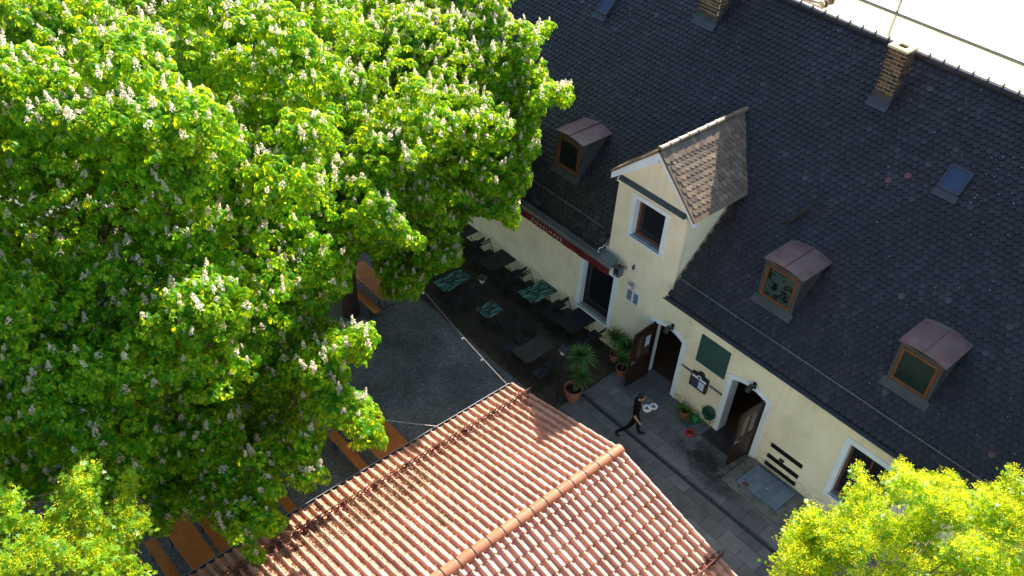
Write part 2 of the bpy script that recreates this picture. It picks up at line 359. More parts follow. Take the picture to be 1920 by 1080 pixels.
# windows -> frame, glass, surround, sill
def window(x0, x1, z0, z1, fm, gm, yrec, tw=.16, mull=True, parent=B, fw=.075, sill=True, surround=True, curtain=False):
    wn = MB(); fr = rect(x0+.004, x1-.004, z0+.004, z1-.004)
    inn = rect(x0+fw, x1-fw, z0+fw, z1-fw); holes = [inn]
    if mull:
        xm = (x0+x1)/2; holes = [rect(x0+fw, xm-.03, z0+fw, z1-fw), rect(xm+.03, x1-fw, z0+fw, z1-fw)]
    plate(wn, fr, holes, yrec, yrec+.07)
    f = wn.build('window', fm, parent, bevel=.006)
    MB().box((x0+fw-.01, yrec+.03, z0+fw-.01), (x1-fw+.01, yrec+.045, z1-fw+.01)).build('glass', gm, f)
    if surround:
        q = MB(); o = rect(x0-tw, x1+tw, z0-tw, z1+tw); plate(q, o, [rect(x0+.003, x1-.003, z0+.003, z1-.003)], -.03, -.003)
        # reveal lining
        for a, b in (((x0+.001, -.0025, z0+.002), (x0+.0035, yrec-.002, z1-.002)), ((x1-.0035, -.0025, z0+.002), (x1-.001, yrec-.002, z1-.002)), ((x0+.004, -.0025, z1-.0035), (x1-.004, yrec-.002, z1-.001))): q.box(a, b)
        q.build('surround', M['white'], f)
    if sill: MB().box((x0-.02, -.06, z0-.03), (x1+.02, yrec-.003, z0+.0025)).build('sill', M['metal_grey'], f)
    if curtain: MB().box((x0+.1, yrec+.12, z0+.1), (x0+.42, yrec+.14, z1-.1)).build('curtain', M['curtain'], f)
    return f
window(-14.87, -13.63, .9, 2.78, M['frame_dark'], M['glass'], .16, mull=False)
window(-5.28, -4.02, .82, 2.8, M['frame_brown'], M['glass'], .16)
window(-23.6, -22.4, .9, 2.78, M['frame_dark'], M['glass'], .16)
window(-1.6, -.4, .82, 2.8, M['frame_brown'], M['glass'], .16)
window(-13.3, -12.22, 4.62, 5.87, M['frame_brown'], M['glass'], .17, tw=.135, mull=False, fw=.09)
# doors
def doorway(x0, x1, z1, rise, tw):
    q = MB(); o = [(x0-tw, -.02), (x0, -.02)]
    n = 8; ins = [(x0+(x1-x0)*i/n, z1+rise*(1-((2*i/n)-1)**2)) for i in range(n+1)]
    outs = [(x0-tw+(x1-x0+2*tw)*i/n, z1+tw*.6+(rise+.06)*(1-((2*i/n)-1)**2)) for i in range(n+1)]
    loop = [(x0-tw, -.02)]+outs+[(x1+tw, -.02), (x1, -.02)]+ins[::-1]+[(x0, -.02)]
    plate(q, loop, [], -.03, -.003)
    q.box((x0+.001, -.0025, 0), (x0+.004, .375, z1)).box((x1-.004, -.0025, 0), (x1-.001, .375, z1))
    return q.build('door_surround', M['white'], B)
doorway(-11.87, -10.77, 2.2, .16, .15); doorway(-8.92, -7.76, 2.2, .14, .16)
def doorleaf(hx, hy, ang, L, H, panels, notice):
    """leaf in local x (hinge 0 .. L free edge), thickness in y"""
    m = MB(); lo = [(0, .03), (L, .03), (L, H), (L*.5, H+.07), (0, H+.1)]
    hs = [rect(.16+i*(L-.32)/2+.03, .16+(i+1)*(L-.32)/2-.03, H*.5, H*.9) for i in range(2)]
    plate(m, lo, hs, -.025, .025)
    for i in range(2): m.box((.17+i*(L-.32)/2+.03, -.032, .3), (.15+(i+1)*(L-.32)/2-.03, .032, H*.42))
    d = m.build('door', M['frame_dark'], B, bevel=.006); d.location = (hx, hy, .06); d.rotation_euler = (0, 0, ang)
    q = MB()
    for h in hs: q.box((h[0][0], -.008, h[0][1]), (h[1][0], .008, h[2][1]))
    q.build('door_glass', M['glass_brown'], d)
    MB().tube([(L-.07, -.06, 1.0), (L-.07, .06, 1.0)], .012).tube([(L-.07, .06, 1.0), (L-.19, .06, 1.0)], .011).tube([(L-.07, -.06, 1.0), (L-.19, -.06, 1.0)], .011).box((L-.09, -.034, .9), (L-.05, .034, 1.1)).build('door_handle', M['metal_grey'], d)
    q = MB()
    for h in hs: q.box((h[0][0]-.02, -.036, h[0][1]-.025), (h[1][0]+.02, .036, h[0][1]-.003))
    q.build('glazing_bar', M['frame_orange'], d)
    if notice: MB().box((hs[0][0][0]+.03, .0095, H*.66), (hs[0][1][0]-.03, .0125, H*.84)).build('notice', M['paper'], d)
    return d
M['glass_brown'] = glassmat('amber_door_glass', (.10, .075, .045), .2)
doorleaf(-11.80, .06, R(-92), .95, 2.14, 2, True)
doorleaf(-7.82, .04, R(-96), .93, 2.1, 2, False)

# roof slabs
def slab(y0, z0, y1, z1, xa, xb, t, mb, mi=0):
    nrm = Vector((0, -(z1-z0), (y1-y0))).normalized(); nrm = nrm if nrm.z > 0 else -nrm
    o = nrm*-t
    vs = [(xa, y0, z0), (xb, y0, z0), (xb, y1, z1), (xa, y1, z1)]; vs += [tuple(Vector(v)+o) for v in vs]
    mb.add(vs, [(0, 1, 2, 3), (7, 6, 5, 4), (0, 4, 5, 1), (1, 5, 6, 2), (2, 6, 7, 3), (3, 7, 4, 0)], mi)
def in_bay(x, y):
    """inside the footprint hidden under the gable bay"""
    z = roofz(y); 
    if x < GX0+.05 or x > GX1-.05: return False
    top = AZ-abs(x-GA)*.95 
    return z < top-.25
def biber(mb, origin, along, down, nrm, xs, rows, w, gap, L, keep, lift=.03, jit=.006, thk=.013):
    o = Vector(origin); a = Vector(along); d = Vector(down); n = Vector(nrm)
    prof = [(-.5, 0), (.5, 0), (.5, -.34), (.36, -.12), (.15, 0), (-.15, 0), (-.36, -.12), (-.5, -.34)]
    for r in range(rows[0], rows[1]):
        v = r*gap
        for i in range(xs[0], xs[1]):
            u = (i+(.5 if r % 2 else 0))*w+random.uniform(-.004, .004)
            c = o+a*u+d*v
            if not keep(c): continue
            h = lift+random.uniform(0, jit); ww = w*.965; dv = random.uniform(-.006, .006); tw = random.uniform(-.006, .006)
            vs = []
            for k, (px, py) in enumerate(prof):
                if k < 2: p = c+a*(px*ww)+d*(dv-L)+n*.002
                else: p = c+a*(px*ww)+d*(dv+py*w)+n*(h+tw*px)
                vs.append(p)
            top = list(vs); low = [p-n*thk for p in vs[2:]]
            b = len(top); fs = [tuple(range(8))[::-1]]
            for k in range(5): fs.append((2+k, 3+k, b+k+1, b+k))
            mb.add(top+low, fs)
dn = Vector((0, -1, -S)).normalized(); nn = Vector((0, -S, 1)).normalized()
mb = MB()
slab(EY+.06, roofz(EY+.06)-.01, RY, RZ-.01, XA, GX0-.1, .14, mb); slab(EY+.06, roofz(EY+.06)-.01, RY, RZ-.01, GX1+.1, XB, .14, mb)
slab(1.9, roofz(1.9)-.01, RY, RZ-.01, GX0-.1, GX1+.1, .14, mb)
slab(RY, RZ-.01, 11.8, RZ-.01-S*(11.8-RY), XA, XB, .14, mb)
w_t, g_t = .172, .158
nrow = int(math.hypot(RY-EY, RZ-EZ)/g_t)
def keep_main(c): return not in_bay(c.x, c.y) and not (GX0-.07 < c.x < GX1+.09 and c.y < 2.05)
biber(mb, (0, RY, RZ), (1, 0, 0), dn, nn, (int(-26.5/w_t), int(1.5/w_t)), (1, nrow+1), w_t, g_t, .19, keep_main, .024, .012)
roof = mb.build('main_roof', M['slate'], B)
# ridge tiles
mb = MB(); x = -30.
while x < 3:
    L = .40; n = 7
    for (xx, r0) in ((x, .125), ):
        pr = []
        for q, rr in ((x, .135), (x+.05, .135), (x+.052, .118), (x+L+.02, .105)):
            pr.append([(q, RY+rr*math.cos(t)*1.15, RZ-.03+rr*math.sin(t)*1.0+.02) for t in [math.pi*(-.12+1.24*k/n) for k in range(n+1)]])
        vs = [p for l in pr for p in l]
        mb.add(vs, [(i*(n+1)+k, i*(n+1)+k+1, (i+1)*(n+1)+k+1, (i+1)*(n+1)+k) for i in range(3) for k in range(n)])
        mb.bar((x+.03, RY, RZ+.11), (x+.03, RY+.0, RZ+.17), .05, .02)
    x += L
mb.build('ridge_tiles', M['slate'], roof)
# eave gutter + snow wire
def gutter(mb, x0, x1, y, z, r=.075, n=8):
    vs = []; 
    for x in (x0, x1):
        vs += [(x, y+r*math.cos(t), z-r*math.sin(t)) for t in [math.pi*k/n for k in range(n+1)]]
        vs += [(x, y+(r-.006)*math.cos(t), z-(r-.006)*math.sin(t)) for t in [math.pi*k/n for k in range(n+1)]]
    m = n+1
    fs = [(k, k+1, 2*m+k+1, 2*m+k) for k in range(n)]+[(m+k+1, m+k, 3*m+k, 3*m+k+1) for k in range(n)]
    fs += [(0, m, 3*m, 2*m), (n, 2*m+n, 3*m+n, m+n)]
    fs += [(k, k+1, m+k+1, m+k) for k in range(n)]+[(2*m+k+1, 2*m+k, 3*m+k, 3*m+k+1) for k in range(n)]
    mb.add(vs, fs)
for x0, x1 in ((XA, GX0-.02), (GX1+.02, XB)):
    mb = MB(); gutter(mb, x0, x1, EY-.03, EZ-.02); q = mb.build('eave_gutter', M['gutter'], B)
    MB().tube([(x0, EY-.107, EZ-.018), (x1, EY-.107, EZ-.018)], .008, 5).build('gutter_lip', M['wire'] if x0 < -20 else M['gutter'], q)
mb = MB(); mq = MB()
for x0, x1 in ((-27, GX0-.3), (GX1+.1, 3)):
    pts = []; x = x0
    while x < x1:
        y = .02; mb.bar((x, y, roofz(y)+.02), (x, y-.03, roofz(y)+.13), .008, .012); mb.bar((x, y-.02, roofz(y)+.1), (x, y+.1, roofz(y+.1)+.03), .004, .004)
        pts.append((x, y-.03, roofz(y)+.13+random.uniform(-.012, .012))); x += 1.0
    pts.append((x1, .0, roofz(0)+.13)); mb.tube(pts, .006, 5)
mb.build('snow_wire', M['wire'], roof)

for x0, x1 in ((XA, GX0-.1), (GX1+.1, XB)):
    MB().box((x0, -.31, 3.60), (x1, -.28, roofz(-.28)-.03)).box((x0, -.279, 3.60), (x1, -.004, 3.63)).build('eave_board', M['metal_dark'], B)
# gable bay roof
mb = MB()
aZ = AZ; e1 = (-11.16, 6.33); e0 = (-14.26, 6.38); YF = -.2; YE = 4.1
for (ex, ez), sg in ((e1, 1), (e0, -1)):
    dv = Vector((ex-GA, 0, ez-aZ)); L = dv.length; dv.normalize(); nv = Vector((-dv.z*sg, 0, dv.x*sg)); nv = nv if nv.z > 0 else -nv
    o = Vector((GA, 0, aZ))
    # deck
    vs = []
    for t in (0, -.06):
        for (s_, y) in ((0, YF), (L, YF), (L, YE if False else 2.5), (0, YE)): 
            vs.append(o+dv*s_+Vector((0, y, 0))+nv*t)
    mb.add(vs, [(0, 1, 2, 3), (7, 6, 5, 4), (0, 4, 5, 1), (1, 5, 6, 2), (2, 6, 7, 3), (3, 7, 4, 0)])
    def keepd(c): return c.z > roofz(c.y)-.06 and c.y > YF+.03 and c.y < 4.2
    biber(mb, o, (0, 1, 0), dv, nv, (0, 26), (3, int(L/.165)+1), .18, .165, .19, keepd, .017, .004, .012)
    # tall top course
    for i in range(-1, 26):
        c = o+Vector((0, i*.172+.05, 0))+dv*.42
        if c.y < YF+.05 or c.z < roofz(c.y)-.1: continue
        h = .028+random.uniform(0, .006)
        vs = [c+Vector((0, -.083, 0))-dv*.4+nv*.012, c+Vector((0, .083, 0))-dv*.4+nv*.012, c+Vector((0, .083, 0))-dv*.05+nv*h, c+Vector((0, .03, 0))+nv*h, c-Vector((0, .03, 0))+nv*h, c-Vector((0, .083, 0))-dv*.05+nv*h]
        mb.add(vs+[p-nv*.02 for p in vs[2:]], [(5, 4, 3, 2, 1, 0), (2, 3, 7, 6), (3, 4, 8, 7), (4, 5, 9, 8)])
br = mb.build('bay_roof', M['dormer_tile'], B)
mb = MB(); y = YF
while y < 3.6:
    n = 7; pr = []
    for q, rr in ((y-.01, .085), (y+.05, .085), (y+.052, .075), (y+.40, .068)):
        pr.append([(GA+rr*1.15*math.cos(t), q, aZ+rr*math.sin(t)+.03) for t in [math.pi*(-.1+1.2*k/n) for k in range(n+1)]])
    vs = [p for l in pr for p in l]
    mb.add(vs, [(i*(n+1)+k, i*(n+1)+k+1, (i+1)*(n+1)+k+1, (i+1)*(n+1)+k) for i in range(3) for k in range(n)]); mb.add(pr[0], [tuple(range(n+1))])
    y += .385
mb.build('ridge_tiles', M['dormer_tile'], br)
# white verge boards + pediment cornice
mb = MB()
for (ex, ez), sg in ((e1, 1), (e0, -1)):
    dv = Vector((ex-GA, 0, ez-aZ)).normalized()
    a = Vector((GA, 0, aZ-.07)); b = Vector((ex-.03*sg, 0, ez-.07)); dd = Vector((0, 0, -.36 if sg < 0 else -.20))
    vs = [a+Vector((0, -.17, 0)), b+Vector((0, -.17, 0)), b+Vector((0, -.17, 0))+dd*.55, a+Vector((0, -.17, 0))+dd]
    vs += [v+Vector((0, .165, 0)) for v in vs]
    mb.add(vs, [(0, 1, 2, 3), (7, 6, 5, 4), (0, 4, 5, 1), (1, 5, 6, 2), (2, 6, 7, 3), (3, 7, 4, 0)])
mb.build('verge_board', M['white'], br)
mb = MB(); plate(mb, rect(GX0-.02, GX1+.02, GE-.28, GE-.15), [], -.085, -.003); mb.build('bay_cornice', M['plaster'], B)
mb = MB(); n = 16
for i in range(n):
    x0 = GX0+.05+(GX1-GX0-.1)*i/n; x1 = x0+(GX1-GX0-.1)/n-.004
    mb.add([(x0, -.13, GE-.155), (x1, -.13, GE-.155), (x1, -.004, GE-.06), (x0, -.004, GE-.06), (x0, -.13, GE-.175), (x1, -.13, GE-.175), (x1, -.004, GE-.08), (x0, -.004, GE-.08)], [(0, 1, 2, 3), (7, 6, 5, 4), (0, 4, 5, 1), (1, 5, 6, 2), (3, 7, 4, 0)])
mb.build('cornice_tiles', mat('grey_green_cornice_tile', (.06, .075, .075), .6, .25, 6, .3), B)
# gutter end scroll at the bay corner
MB().tube([(GX0-.03, -.36, 3.62), (GX0-.03, -.44, 3.72), (GX0-.03, -.36, 3.82), (GX0-.03, -.26, 3.75), (GX0-.03, -.2, 3.82)], .011, 6).build('gutter_bracket', M['white'], B)

# three small roof dormers
def small_dormer(x0, x1, hazy_frame, gm, drop=0):
    W = x1-x0; Yf = .57; zt = 6.0; zb = roofz(Yf)-.05; Yb = 1.84
    m = MB(); wl = rect(x0+.05, x1-.05, zb, zt-.03); hole = rect(x0+.13, x1-.13, zb+.22, zt-.12)
    plate(m, wl, [hole], Yf, Yf+.06)
    for xx in (x0+.05, x1-.09):
        vs = [(x, y, z) for x in (xx, xx+.04) for y, z in ((Yf+.061, zb-.2), (Yf+.061, zt-.03), (Yb, zt-.03), (Yb, zt-.25))]
        m.add(vs, [(0, 1, 2, 3), (7, 6, 5, 4), (0, 4, 5, 1), (1, 5, 6, 2), (2, 6, 7, 3), (3, 7, 4, 0)])
    m.add([(x0-.02, Yf-.12, roofz(Yf-.12)+.04), (x1+.02, Yf-.12, roofz(Yf-.12)+.04), (x1+.02, Yf, zb+.17), (x0-.02, Yf, zb+.17)], [(0, 1, 2, 3)])
    d = m.build('dormer', M['cheek'], B)
    # slightly curved sheet-metal roof with standing seam
    r = MB(); n = 8; vs = []
    for y in (Yf-.07, 1.2, Yb+.06):
        vs += [(x0-.02+(W+.04)*k/n, y, zt+.075*(1-((2*k/n)-1)**2)+.02) for k in range(n+1)]
    top = len(vs); vs += [(v[0], v[1], v[2]-.035) for v in vs]
    fs = [(i*(n+1)+k, i*(n+1)+k+1, (i+1)*(n+1)+k+1, (i+1)*(n+1)+k) for i in range(2) for k in range(n)]
    fs += [tuple(j+top for j in f[::-1]) for f in fs]
    fs += [(k+1, k, k+top, k+1+top) for k in range(n)]+[(i*(n+1), (i+1)*(n+1), (i+1)*(n+1)+top, i*(n+1)+top) for i in range(2)]+[((i+1)*(n+1)+n, i*(n+1)+n, i*(n+1)+n+top, (i+1)*(n+1)+n+top) for i in range(2)]
    r.add(vs, fs); xm = x0+W*.5; r.box((xm-.012, Yf-.075, zt+.085), (xm+.012, Yb+.05, zt+.125))
    r.build('dormer_roof', M['copper'], d)
    f = MB(); a, b, c, e = hole[0][0], hole[1][0], hole[0][1], hole[2][1]
    plate(f, rect(a+.002, b-.002, c+.002, e-.002), [rect(a+.075, b-.075, c+.075, e-.075)], Yf-.012, Yf+.045)
    f.build('window_frame', hazy_frame, d, bevel=.005)
    MB().box((a+.07, Yf+.02, c+.07), (b-.07, Yf+.035, e-.07)).build('glass', gm, d)
    return d
small_dormer(-17.2, -16.03, M['frame_brown'], M['glass']); small_dormer(-9.33, -8.12, M['frame_orange'], mat('teal_glass_painted_reflection', (.035, .065, .058), .08, .2, 2, .6, dirt=[((.004, .006, .006), 3.2, .48, .55)])); small_dormer(-5.4, -4.19, M['frame_orange'], M['glass_green'])  # middle pane: reflections and room shapes painted in as teal and dark blotches

# skylights
def skylight(x0, x1, y0, y1):
    def P(x, y, h): return Vector((x, y, roofz(y)))+nn*h
    m = MB(); t = .05
    for a, b in (((x0, y0), (x1, y0)), ((x1, y0), (x1, y1)), ((x1, y1), (x0, y1)), ((x0, y1), (x0, y0))):
        m.bar(P(a[0], a[1], .05), P(b[0], b[1], .05), t, .12, up=nn)
    f = m.build('skylight', M['lead'], B)
    q = MB(); q.add([P(x0+.02, y0+.02, .09), P(x1-.02, y0+.02, .09), P(x1-.02, y1-.02, .09), P(x0+.02, y1-.02, .09), P(x0+.02, y0+.02, .07), P(x1-.02, y0+.02, .07), P(x1-.02, y1-.02, .07), P(x0+.02, y1-.02, .07)],
        [(0, 1, 2, 3), (7, 6, 5, 4), (0, 4, 5, 1), (1, 5, 6, 2), (2, 6, 7, 3), (3, 7, 4, 0)]); q.build('glass', M['sky_glass'], f)
    MB().add([P(x0-.06, y0-.16, .05), P(x1+.06, y0-.16, .05), P(x1+.04, y0-.02, .055), P(x0-.04, y0-.02, .055)], [(0, 1, 2, 3)]).build('flashing', M['lead'], f)
skylight(-7.05, -6.5, 3.8, 4.22); skylight(-19.15, -18.7, 3.9, 4.4)
# chimneys: bricks laid course by course
def chimney(x0, x1, y0, y1, zb, zt):
    m = MB(); m.box((x0+.012, y0+.012, zb), (x1-.012, y1-.012, zt-.06)); c = m.build('chimney', M['mortar'], B)
    q = MB(); h = .104; z = zb+.62; r = 0
    def run(ax, a, b, fix, out):
        L = .235; s = a+(0 if r % 2 else -.12)
        while s < b-.01:
            e = min(s+L, b); s2 = max(s, a)
            if e-s2 > .03:
                if ax == 'x': q.box((s2+.009, fix-out*.008 if out > 0 else fix-.03, z), (e-.009, fix+.03 if out > 0 else fix+.008, z+h-.021))
                else: q.box((fix-.03 if out > 0 else fix-.008, s2+.009, z), (fix+.008 if out > 0 else fix+.03, e-.009, z+h-.021))
            s += L
    while z < zt-.1:
        run('x', x0, x1, y0, 1); run('x', x0, x1, y1, -1); run('y', y0+.032, y1-.032, x1, 1); run('y', y0+.032, y1-.032, x0, -1)
        z += h; r += 1
    q.build('bricks', M['brick'], c)
    k = MB(); o = rect(x0-.03, x1+.03, y0-.03, y1+.03); hh = rect(x0+.14, x1-.12, y0+.11, y1-.11)
    t = MB(); plate(t, o, [hh], 0, .06); k.v = [(v[0], v[2], zt-.06+v[1]) for v in t.v]; k.f = t.f; k.m = t.m
    k.build('cap', M['concrete'], c)
    MB().box((x0+.15, y0+.13, zt-.2), (x1-.11, y1-.11, zt-.055)).build('flue', M['soil'], c)
    f = MB(); zf = roofz(y0)
    f.box((x0-.025, y0-.025, zf-.1), (x1+.025, y1, zf+.24)); f.add([(x0-.05, y0-.18, roofz(y0-.18)+.055), (x1+.05, y0-.18, roofz(y0-.18)+.055), (x1+.05, y0-.026, zf+.06), (x0-.05, y0-.026, zf+.06)], [(0, 1, 2, 3)])
    # stepped side flashing follows the slope
    for xx in (x0-.035, x1+.005): f.add([(xx, y0-.02, zf-.05), (xx, y0-.02, zf+.22), (xx, y1, roofz(y1)+.22), (xx, y1, roofz(y1)-.05), (xx+.03, y0-.02, zf-.05), (xx+.03, y0-.02, zf+.22), (xx+.03, y1, roofz(y1)+.22), (xx+.03, y1, roofz(y1)-.05)], [(0, 1, 2, 3), (7, 6, 5, 4), (0, 4, 5, 1), (1, 5, 6, 2), (2, 6, 7, 3), (3, 7, 4, 0)])
    f.build('flashing', M['lead'], c)
chimney(-9.84, -9.33, 4.68, 5.14, 8.7, 10.62); chimney(-15.86, -15.13, 4.68, 5.3, 8.7, 10.75)
# steps
MB().box((-11.9, -.60, 0), (-10.66, -.032, .055)).box((-11.86, -.03, 0), (-10.78, .384, .057)).build('door_step', M['step'], B)
MB().box((-9.12, -.52, 0), (-7.95, -.032, .03)).box((-8.91, -.03, 0), (-7.77, .384, .052)).build('door_step', M['darkstep'], B)
# ---- cellar hatch, vents
hb = thing('cellar_hatch', 'blue grey steel hatch with a rust patch on a raised stone rim by the wall', 'hatch', (-6.7, -.65, 0))
MB().box((-1.0, -.70, 0), (.92, .60, .07)).build('rim', M['stone_rim'], hb, bevel=.02)
pl = MB(); pl.box((-.66, -.45, .085), (.0, .47, .135)); pl.box((.004, -.45, .085), (.66, .47, .135)); pl.build('plate', M['hatch'], hb, bevel=.008)
MB().tube([(.03, -.03, .135), (.03, -.03, .16)], .05, 12).tube([(.03, .02, .155), (.07, -.03, .17), (.03, -.08, .155)], .012, 6).build('handle', M['metal_grey'], hb)
rp = []
for k in range(14):
    a = 2*math.pi*k/14; r_ = random.uniform(.6, 1.1); rp.append((-.42+.14*math.cos(a)*r_, -.36+.085*math.sin(a)*r_, .1375))
MB().add(rp, [tuple(range(14))]).build('rust_patch', M['rustpatch'], hb)
for nm, z0, z1, lab in (('vent_slot', .90, 1.05, 'topmost of three long dark vent slots in the yellow wall'), ('vent_slot', .46, .61, 'middle of three long dark vent slots in the yellow wall'), ('vent_slot', .15, .29, 'lowest of three long dark vent slots, just above the steel hatch')):
    m = MB(); plate(m, rect(-7.24, -6.2, z0, z1), [rect(-7.21, -6.23, z0+.02, z1-.02)], -.02, -.002)
    for i in range(5): m.box((-7.205, -.012, z0+.025+i*.02), (-6.235, -.004, z0+.035+i*.02))
    m.box((-7.205, -.0035, z0+.02), (-6.235, -.0015, z1-.02))
    tag(m.build(nm, mat('black_vent_slot', (.02, .016, .014), .8, .3, 8, .2)), lab, 'vent', 'vent slots above the hatch')
t = MB().box((-6.86, -.06, .68), (-6.72, -.002, .74)).box((-6.84, -.066, .69), (-6.79, -.0605, .73)).box((-6.78, -.066, .69), (-6.74, -.0605, .73)); tag(t.build('wall_socket', M['frame_dark'], bevel=.004), 'small brown outdoor socket between the wall slots', 'socket')
# ---- awning
aw = thing('awning', 'rolled red awning in a grey casing with faded lettering on its valance', 'awning', (-15.4, -.3, 3.45))
m = MB(); x0, x1 = -3.6, 1.93
sec = [(.10, .20), (-.14, .055), (-.14, .0), (.10, -.05)]
m.add([(x, y, z) for x in (x0, x1) for y, z in sec], [(0, 1, 2, 3), (7, 6, 5, 4)]+[(i, i+4, (i+1) % 4+4, (i+1) % 4) for i in range(4)]); m.build('casing', M['awn_grey'], aw)
MB().box((x0, -.19, -.05), (x1, -.15, -.0)).build('front_bar', M['awn_grey'], aw, bevel=.006)
m = MB(); n = 60; vs = []
for i in range(n+1):
    x = x0+.02+(x1-x0-.04)*i/n; sc_ = .014*abs(math.sin(i*math.pi/2.5)); vs += [(x, -.18, -.052), (x, -.18+.01*math.sin(i*.9), -.30-sc_)]
m.add(vs, [(2*i, 2*i+1, 2*i+3, 2*i+2) for i in range(n)]); o = m.build('valance', M['awn_red'], aw); sm = o.modifiers.new('thick', 'SOLIDIFY'); sm.thickness = .004
def text(s, size, m, parent, loc, rot, name='lettering', ext=.002, spacing=1):
    cu = bpy.data.curves.new('t', 'FONT'); cu.body = s; cu.size = size; cu.extrude = ext; cu.space_character = spacing
    ob = bpy.data.objects.new('t', cu); COL.objects.link(ob); bpy.context.view_layer.update()
    me = bpy.data.meshes.new_from_object(ob.evaluated_get(bpy.context.evaluated_depsgraph_get())); bpy.data.objects.remove(ob)
    me.materials.clear(); me.materials.append(m); me.name = name
    o = bpy.data.objects.new(name, me); COL.objects.link(o); o.parent = parent; o.location = loc; o.rotation_euler = rot; return o
text('ZIEGELHAUS', .165, M['letter'], aw, (-1.50, -.200, -.225), (R(90), 0, 0), spacing=1.62)
# loudspeaker at the awning end
ws = thing('wall_speaker', 'dark box speaker on a grey bracket at the right end of the awning', 'speaker', (-13.28, -.3, 3.42))
MB().box((-.08, -.17, -.13), (.14, .05, .2)).build('casing', M['awn_grey'], ws, bevel=.015)
MB().box((-.06, -.178, -.02), (.12, -.1715, .18)).box((-.06, -.16, .2015), (.12, .04, .208)).build('grille', M['metal_dark'], ws)
MB().bar((.03, .051, 0), (.03, .3, 0), .04).build('bracket', M['metal_grey'], ws)
t = MB().tube([(-12.98, -.03, 3.53), (-12.98, -.03, 3.63)], .035, 8).tube([(-12.98, 0, 3.58), (-12.98, -.03, 3.58)], .015, 6).tube([(-12.97, -.035, 3.64), (-12.965, -.035, 3.70)], .022, 8)
tag(t.build('wall_sensor', M['metal_dark'], smooth=True), 'small black sensor on the wall beside the box speaker', 'sensor')
t = MB().tube([(-16.72, -.03, 2.78), (-16.72, -.03, 2.92)], [.03, .045], 8).tube([(-16.72, 0, 2.85), (-16.72, -.03, 2.85)], .02, 6)
tag(t.build('wall_fitting', M['metal_dark'], smooth=True), 'small black fitting on the wall under the awning lettering', 'wall fitting')
# floodlight + louvred vents
fl = thing('floodlight', 'small grey floodlight mounted above the twin louvred vents', 'light', (-12.88, -.1, 2.98))
MB().box((-.1, -.09, -.05), (.1, -.02, .09)).bar((0, -.02, .02), (0, .098, .02), .03).build('casing', M['metal_grey'], fl, bevel=.01)
MB().box((-.085, -.096, -.035), (.085, -.0905, .075)).build('lens', M['lamp_glass'], fl)
for xa in (-13.07, -12.81):
    m = MB(); plate(m, rect(xa, xa+.235, 2.34, 2.78), [rect(xa+.025, xa+.21, 2.365, 2.755)], -.03, -.002)
    q = m.build('louvred_vent', M['lamp_glass'])
    tag(q, ('left' if xa < -13 else 'right')+' one of the twin pale louvred vent panels under the floodlight', 'vent', 'twin louvred vents')
    m = MB(); [m.box((xa+.028, -.02, 2.37+i*.024), (xa+.207, -.008, 2.384+i*.024)) for i in range(16)]; m.build('louvres', mat('grey_louvre', (.25, .28, .31), .6, .1, 5, .3), q)
# lamps over doors
def wall_lamp(x, z, lab):
    o = thing('wall_lamp', lab, 'lamp', (x, 0, z), 0, 'wall lamps over the two doors')
    MB().tube([(0, -.002, 0), (0, -.03, 0)], .06, 12).tube([(0, -.03, 0), (0, -.2, .06)], .016, 8).build('arm', M['metal_dark'], o, smooth=False)
    MB().tube([(0, -.2, .09), (0, -.22, .02), (-.02, -.26, -.10), (-.02, -.265, -.13)], [.035, .07, .085, .09], 14).build('lamp_head', M['metal_dark'], o)
    MB().tube([(.08, -.14, .04), (.08, -.16, -.02)], [.05, .055], 12).build('lamp_head', M['metal_dark'], o)
    MB().tube([(-.02, -.2655, -.1305), (-.02, -.268, -.14)], .07, 14).build('lens', M['glass'], o)
wall_lamp(-11.22, 2.56, 'black twin headed wall lamp over the door with the paper notice'); wall_lamp(-8.25, 2.55, 'black twin headed wall lamp over the door next to the hose reel')
# green board
bd = thing('wall_board', 'blank dark green rectangular board fixed high between the two doors', 'board', (-9.69, -.02, 2.48))
MB().box((-.49, -.02, -.48), (.49, .017, .48)).build('panel', M['green_board'], bd)
m = MB(); plate(m, rect(-.51, .51, -.50, .50), [rect(-.489, .489, -.479, .479)], -.026, .017); m.build('edging', mat('dark_board_edge', (.05, .075, .07), .6, .1, 5, .3), bd)
# menu case
mc = thing('menu_case', 'black menu display case with white header strip and round crest between the doors', 'display case', (-9.89, -.05, 1.32))
m = MB(); o_ = [(-.3, -.27), (.3, -.27), (.3, .25), (.13, .27)]+[(.12*math.cos(t), .27+.12*math.sin(t)) for t in [math.pi*k/8 for k in range(9)]]+[(-.13, .27), (-.3, .25)]
plate(m, o_, [], -.05, .047); m.build('casing', M['metal_dark'], mc, bevel=.008)
MB().box((-.26, -.0555, .12), (.26, -.0505, .19)).build('header_strip', M['white'], mc)
MB().box((-.255, -.055, -.22), (.255, -.051, .10)).build('glass', mat('smoky_case_glass', (.06, .06, .10), .15, .2, 6, .5), mc)
MB().box((.02, -.058, -.20), (.22, -.0555, .08)).build('menu_sheet', M['paper'], mc)
MB().tube([(0, -.0505, .2), (0, -.062, .2)], .075, 18).build('crest', M['white'], mc); MB().tube([(0, -.0625, .2), (0, -.066, .2)], .045, 14).build('crest_centre', M['metal_dark'], mc)
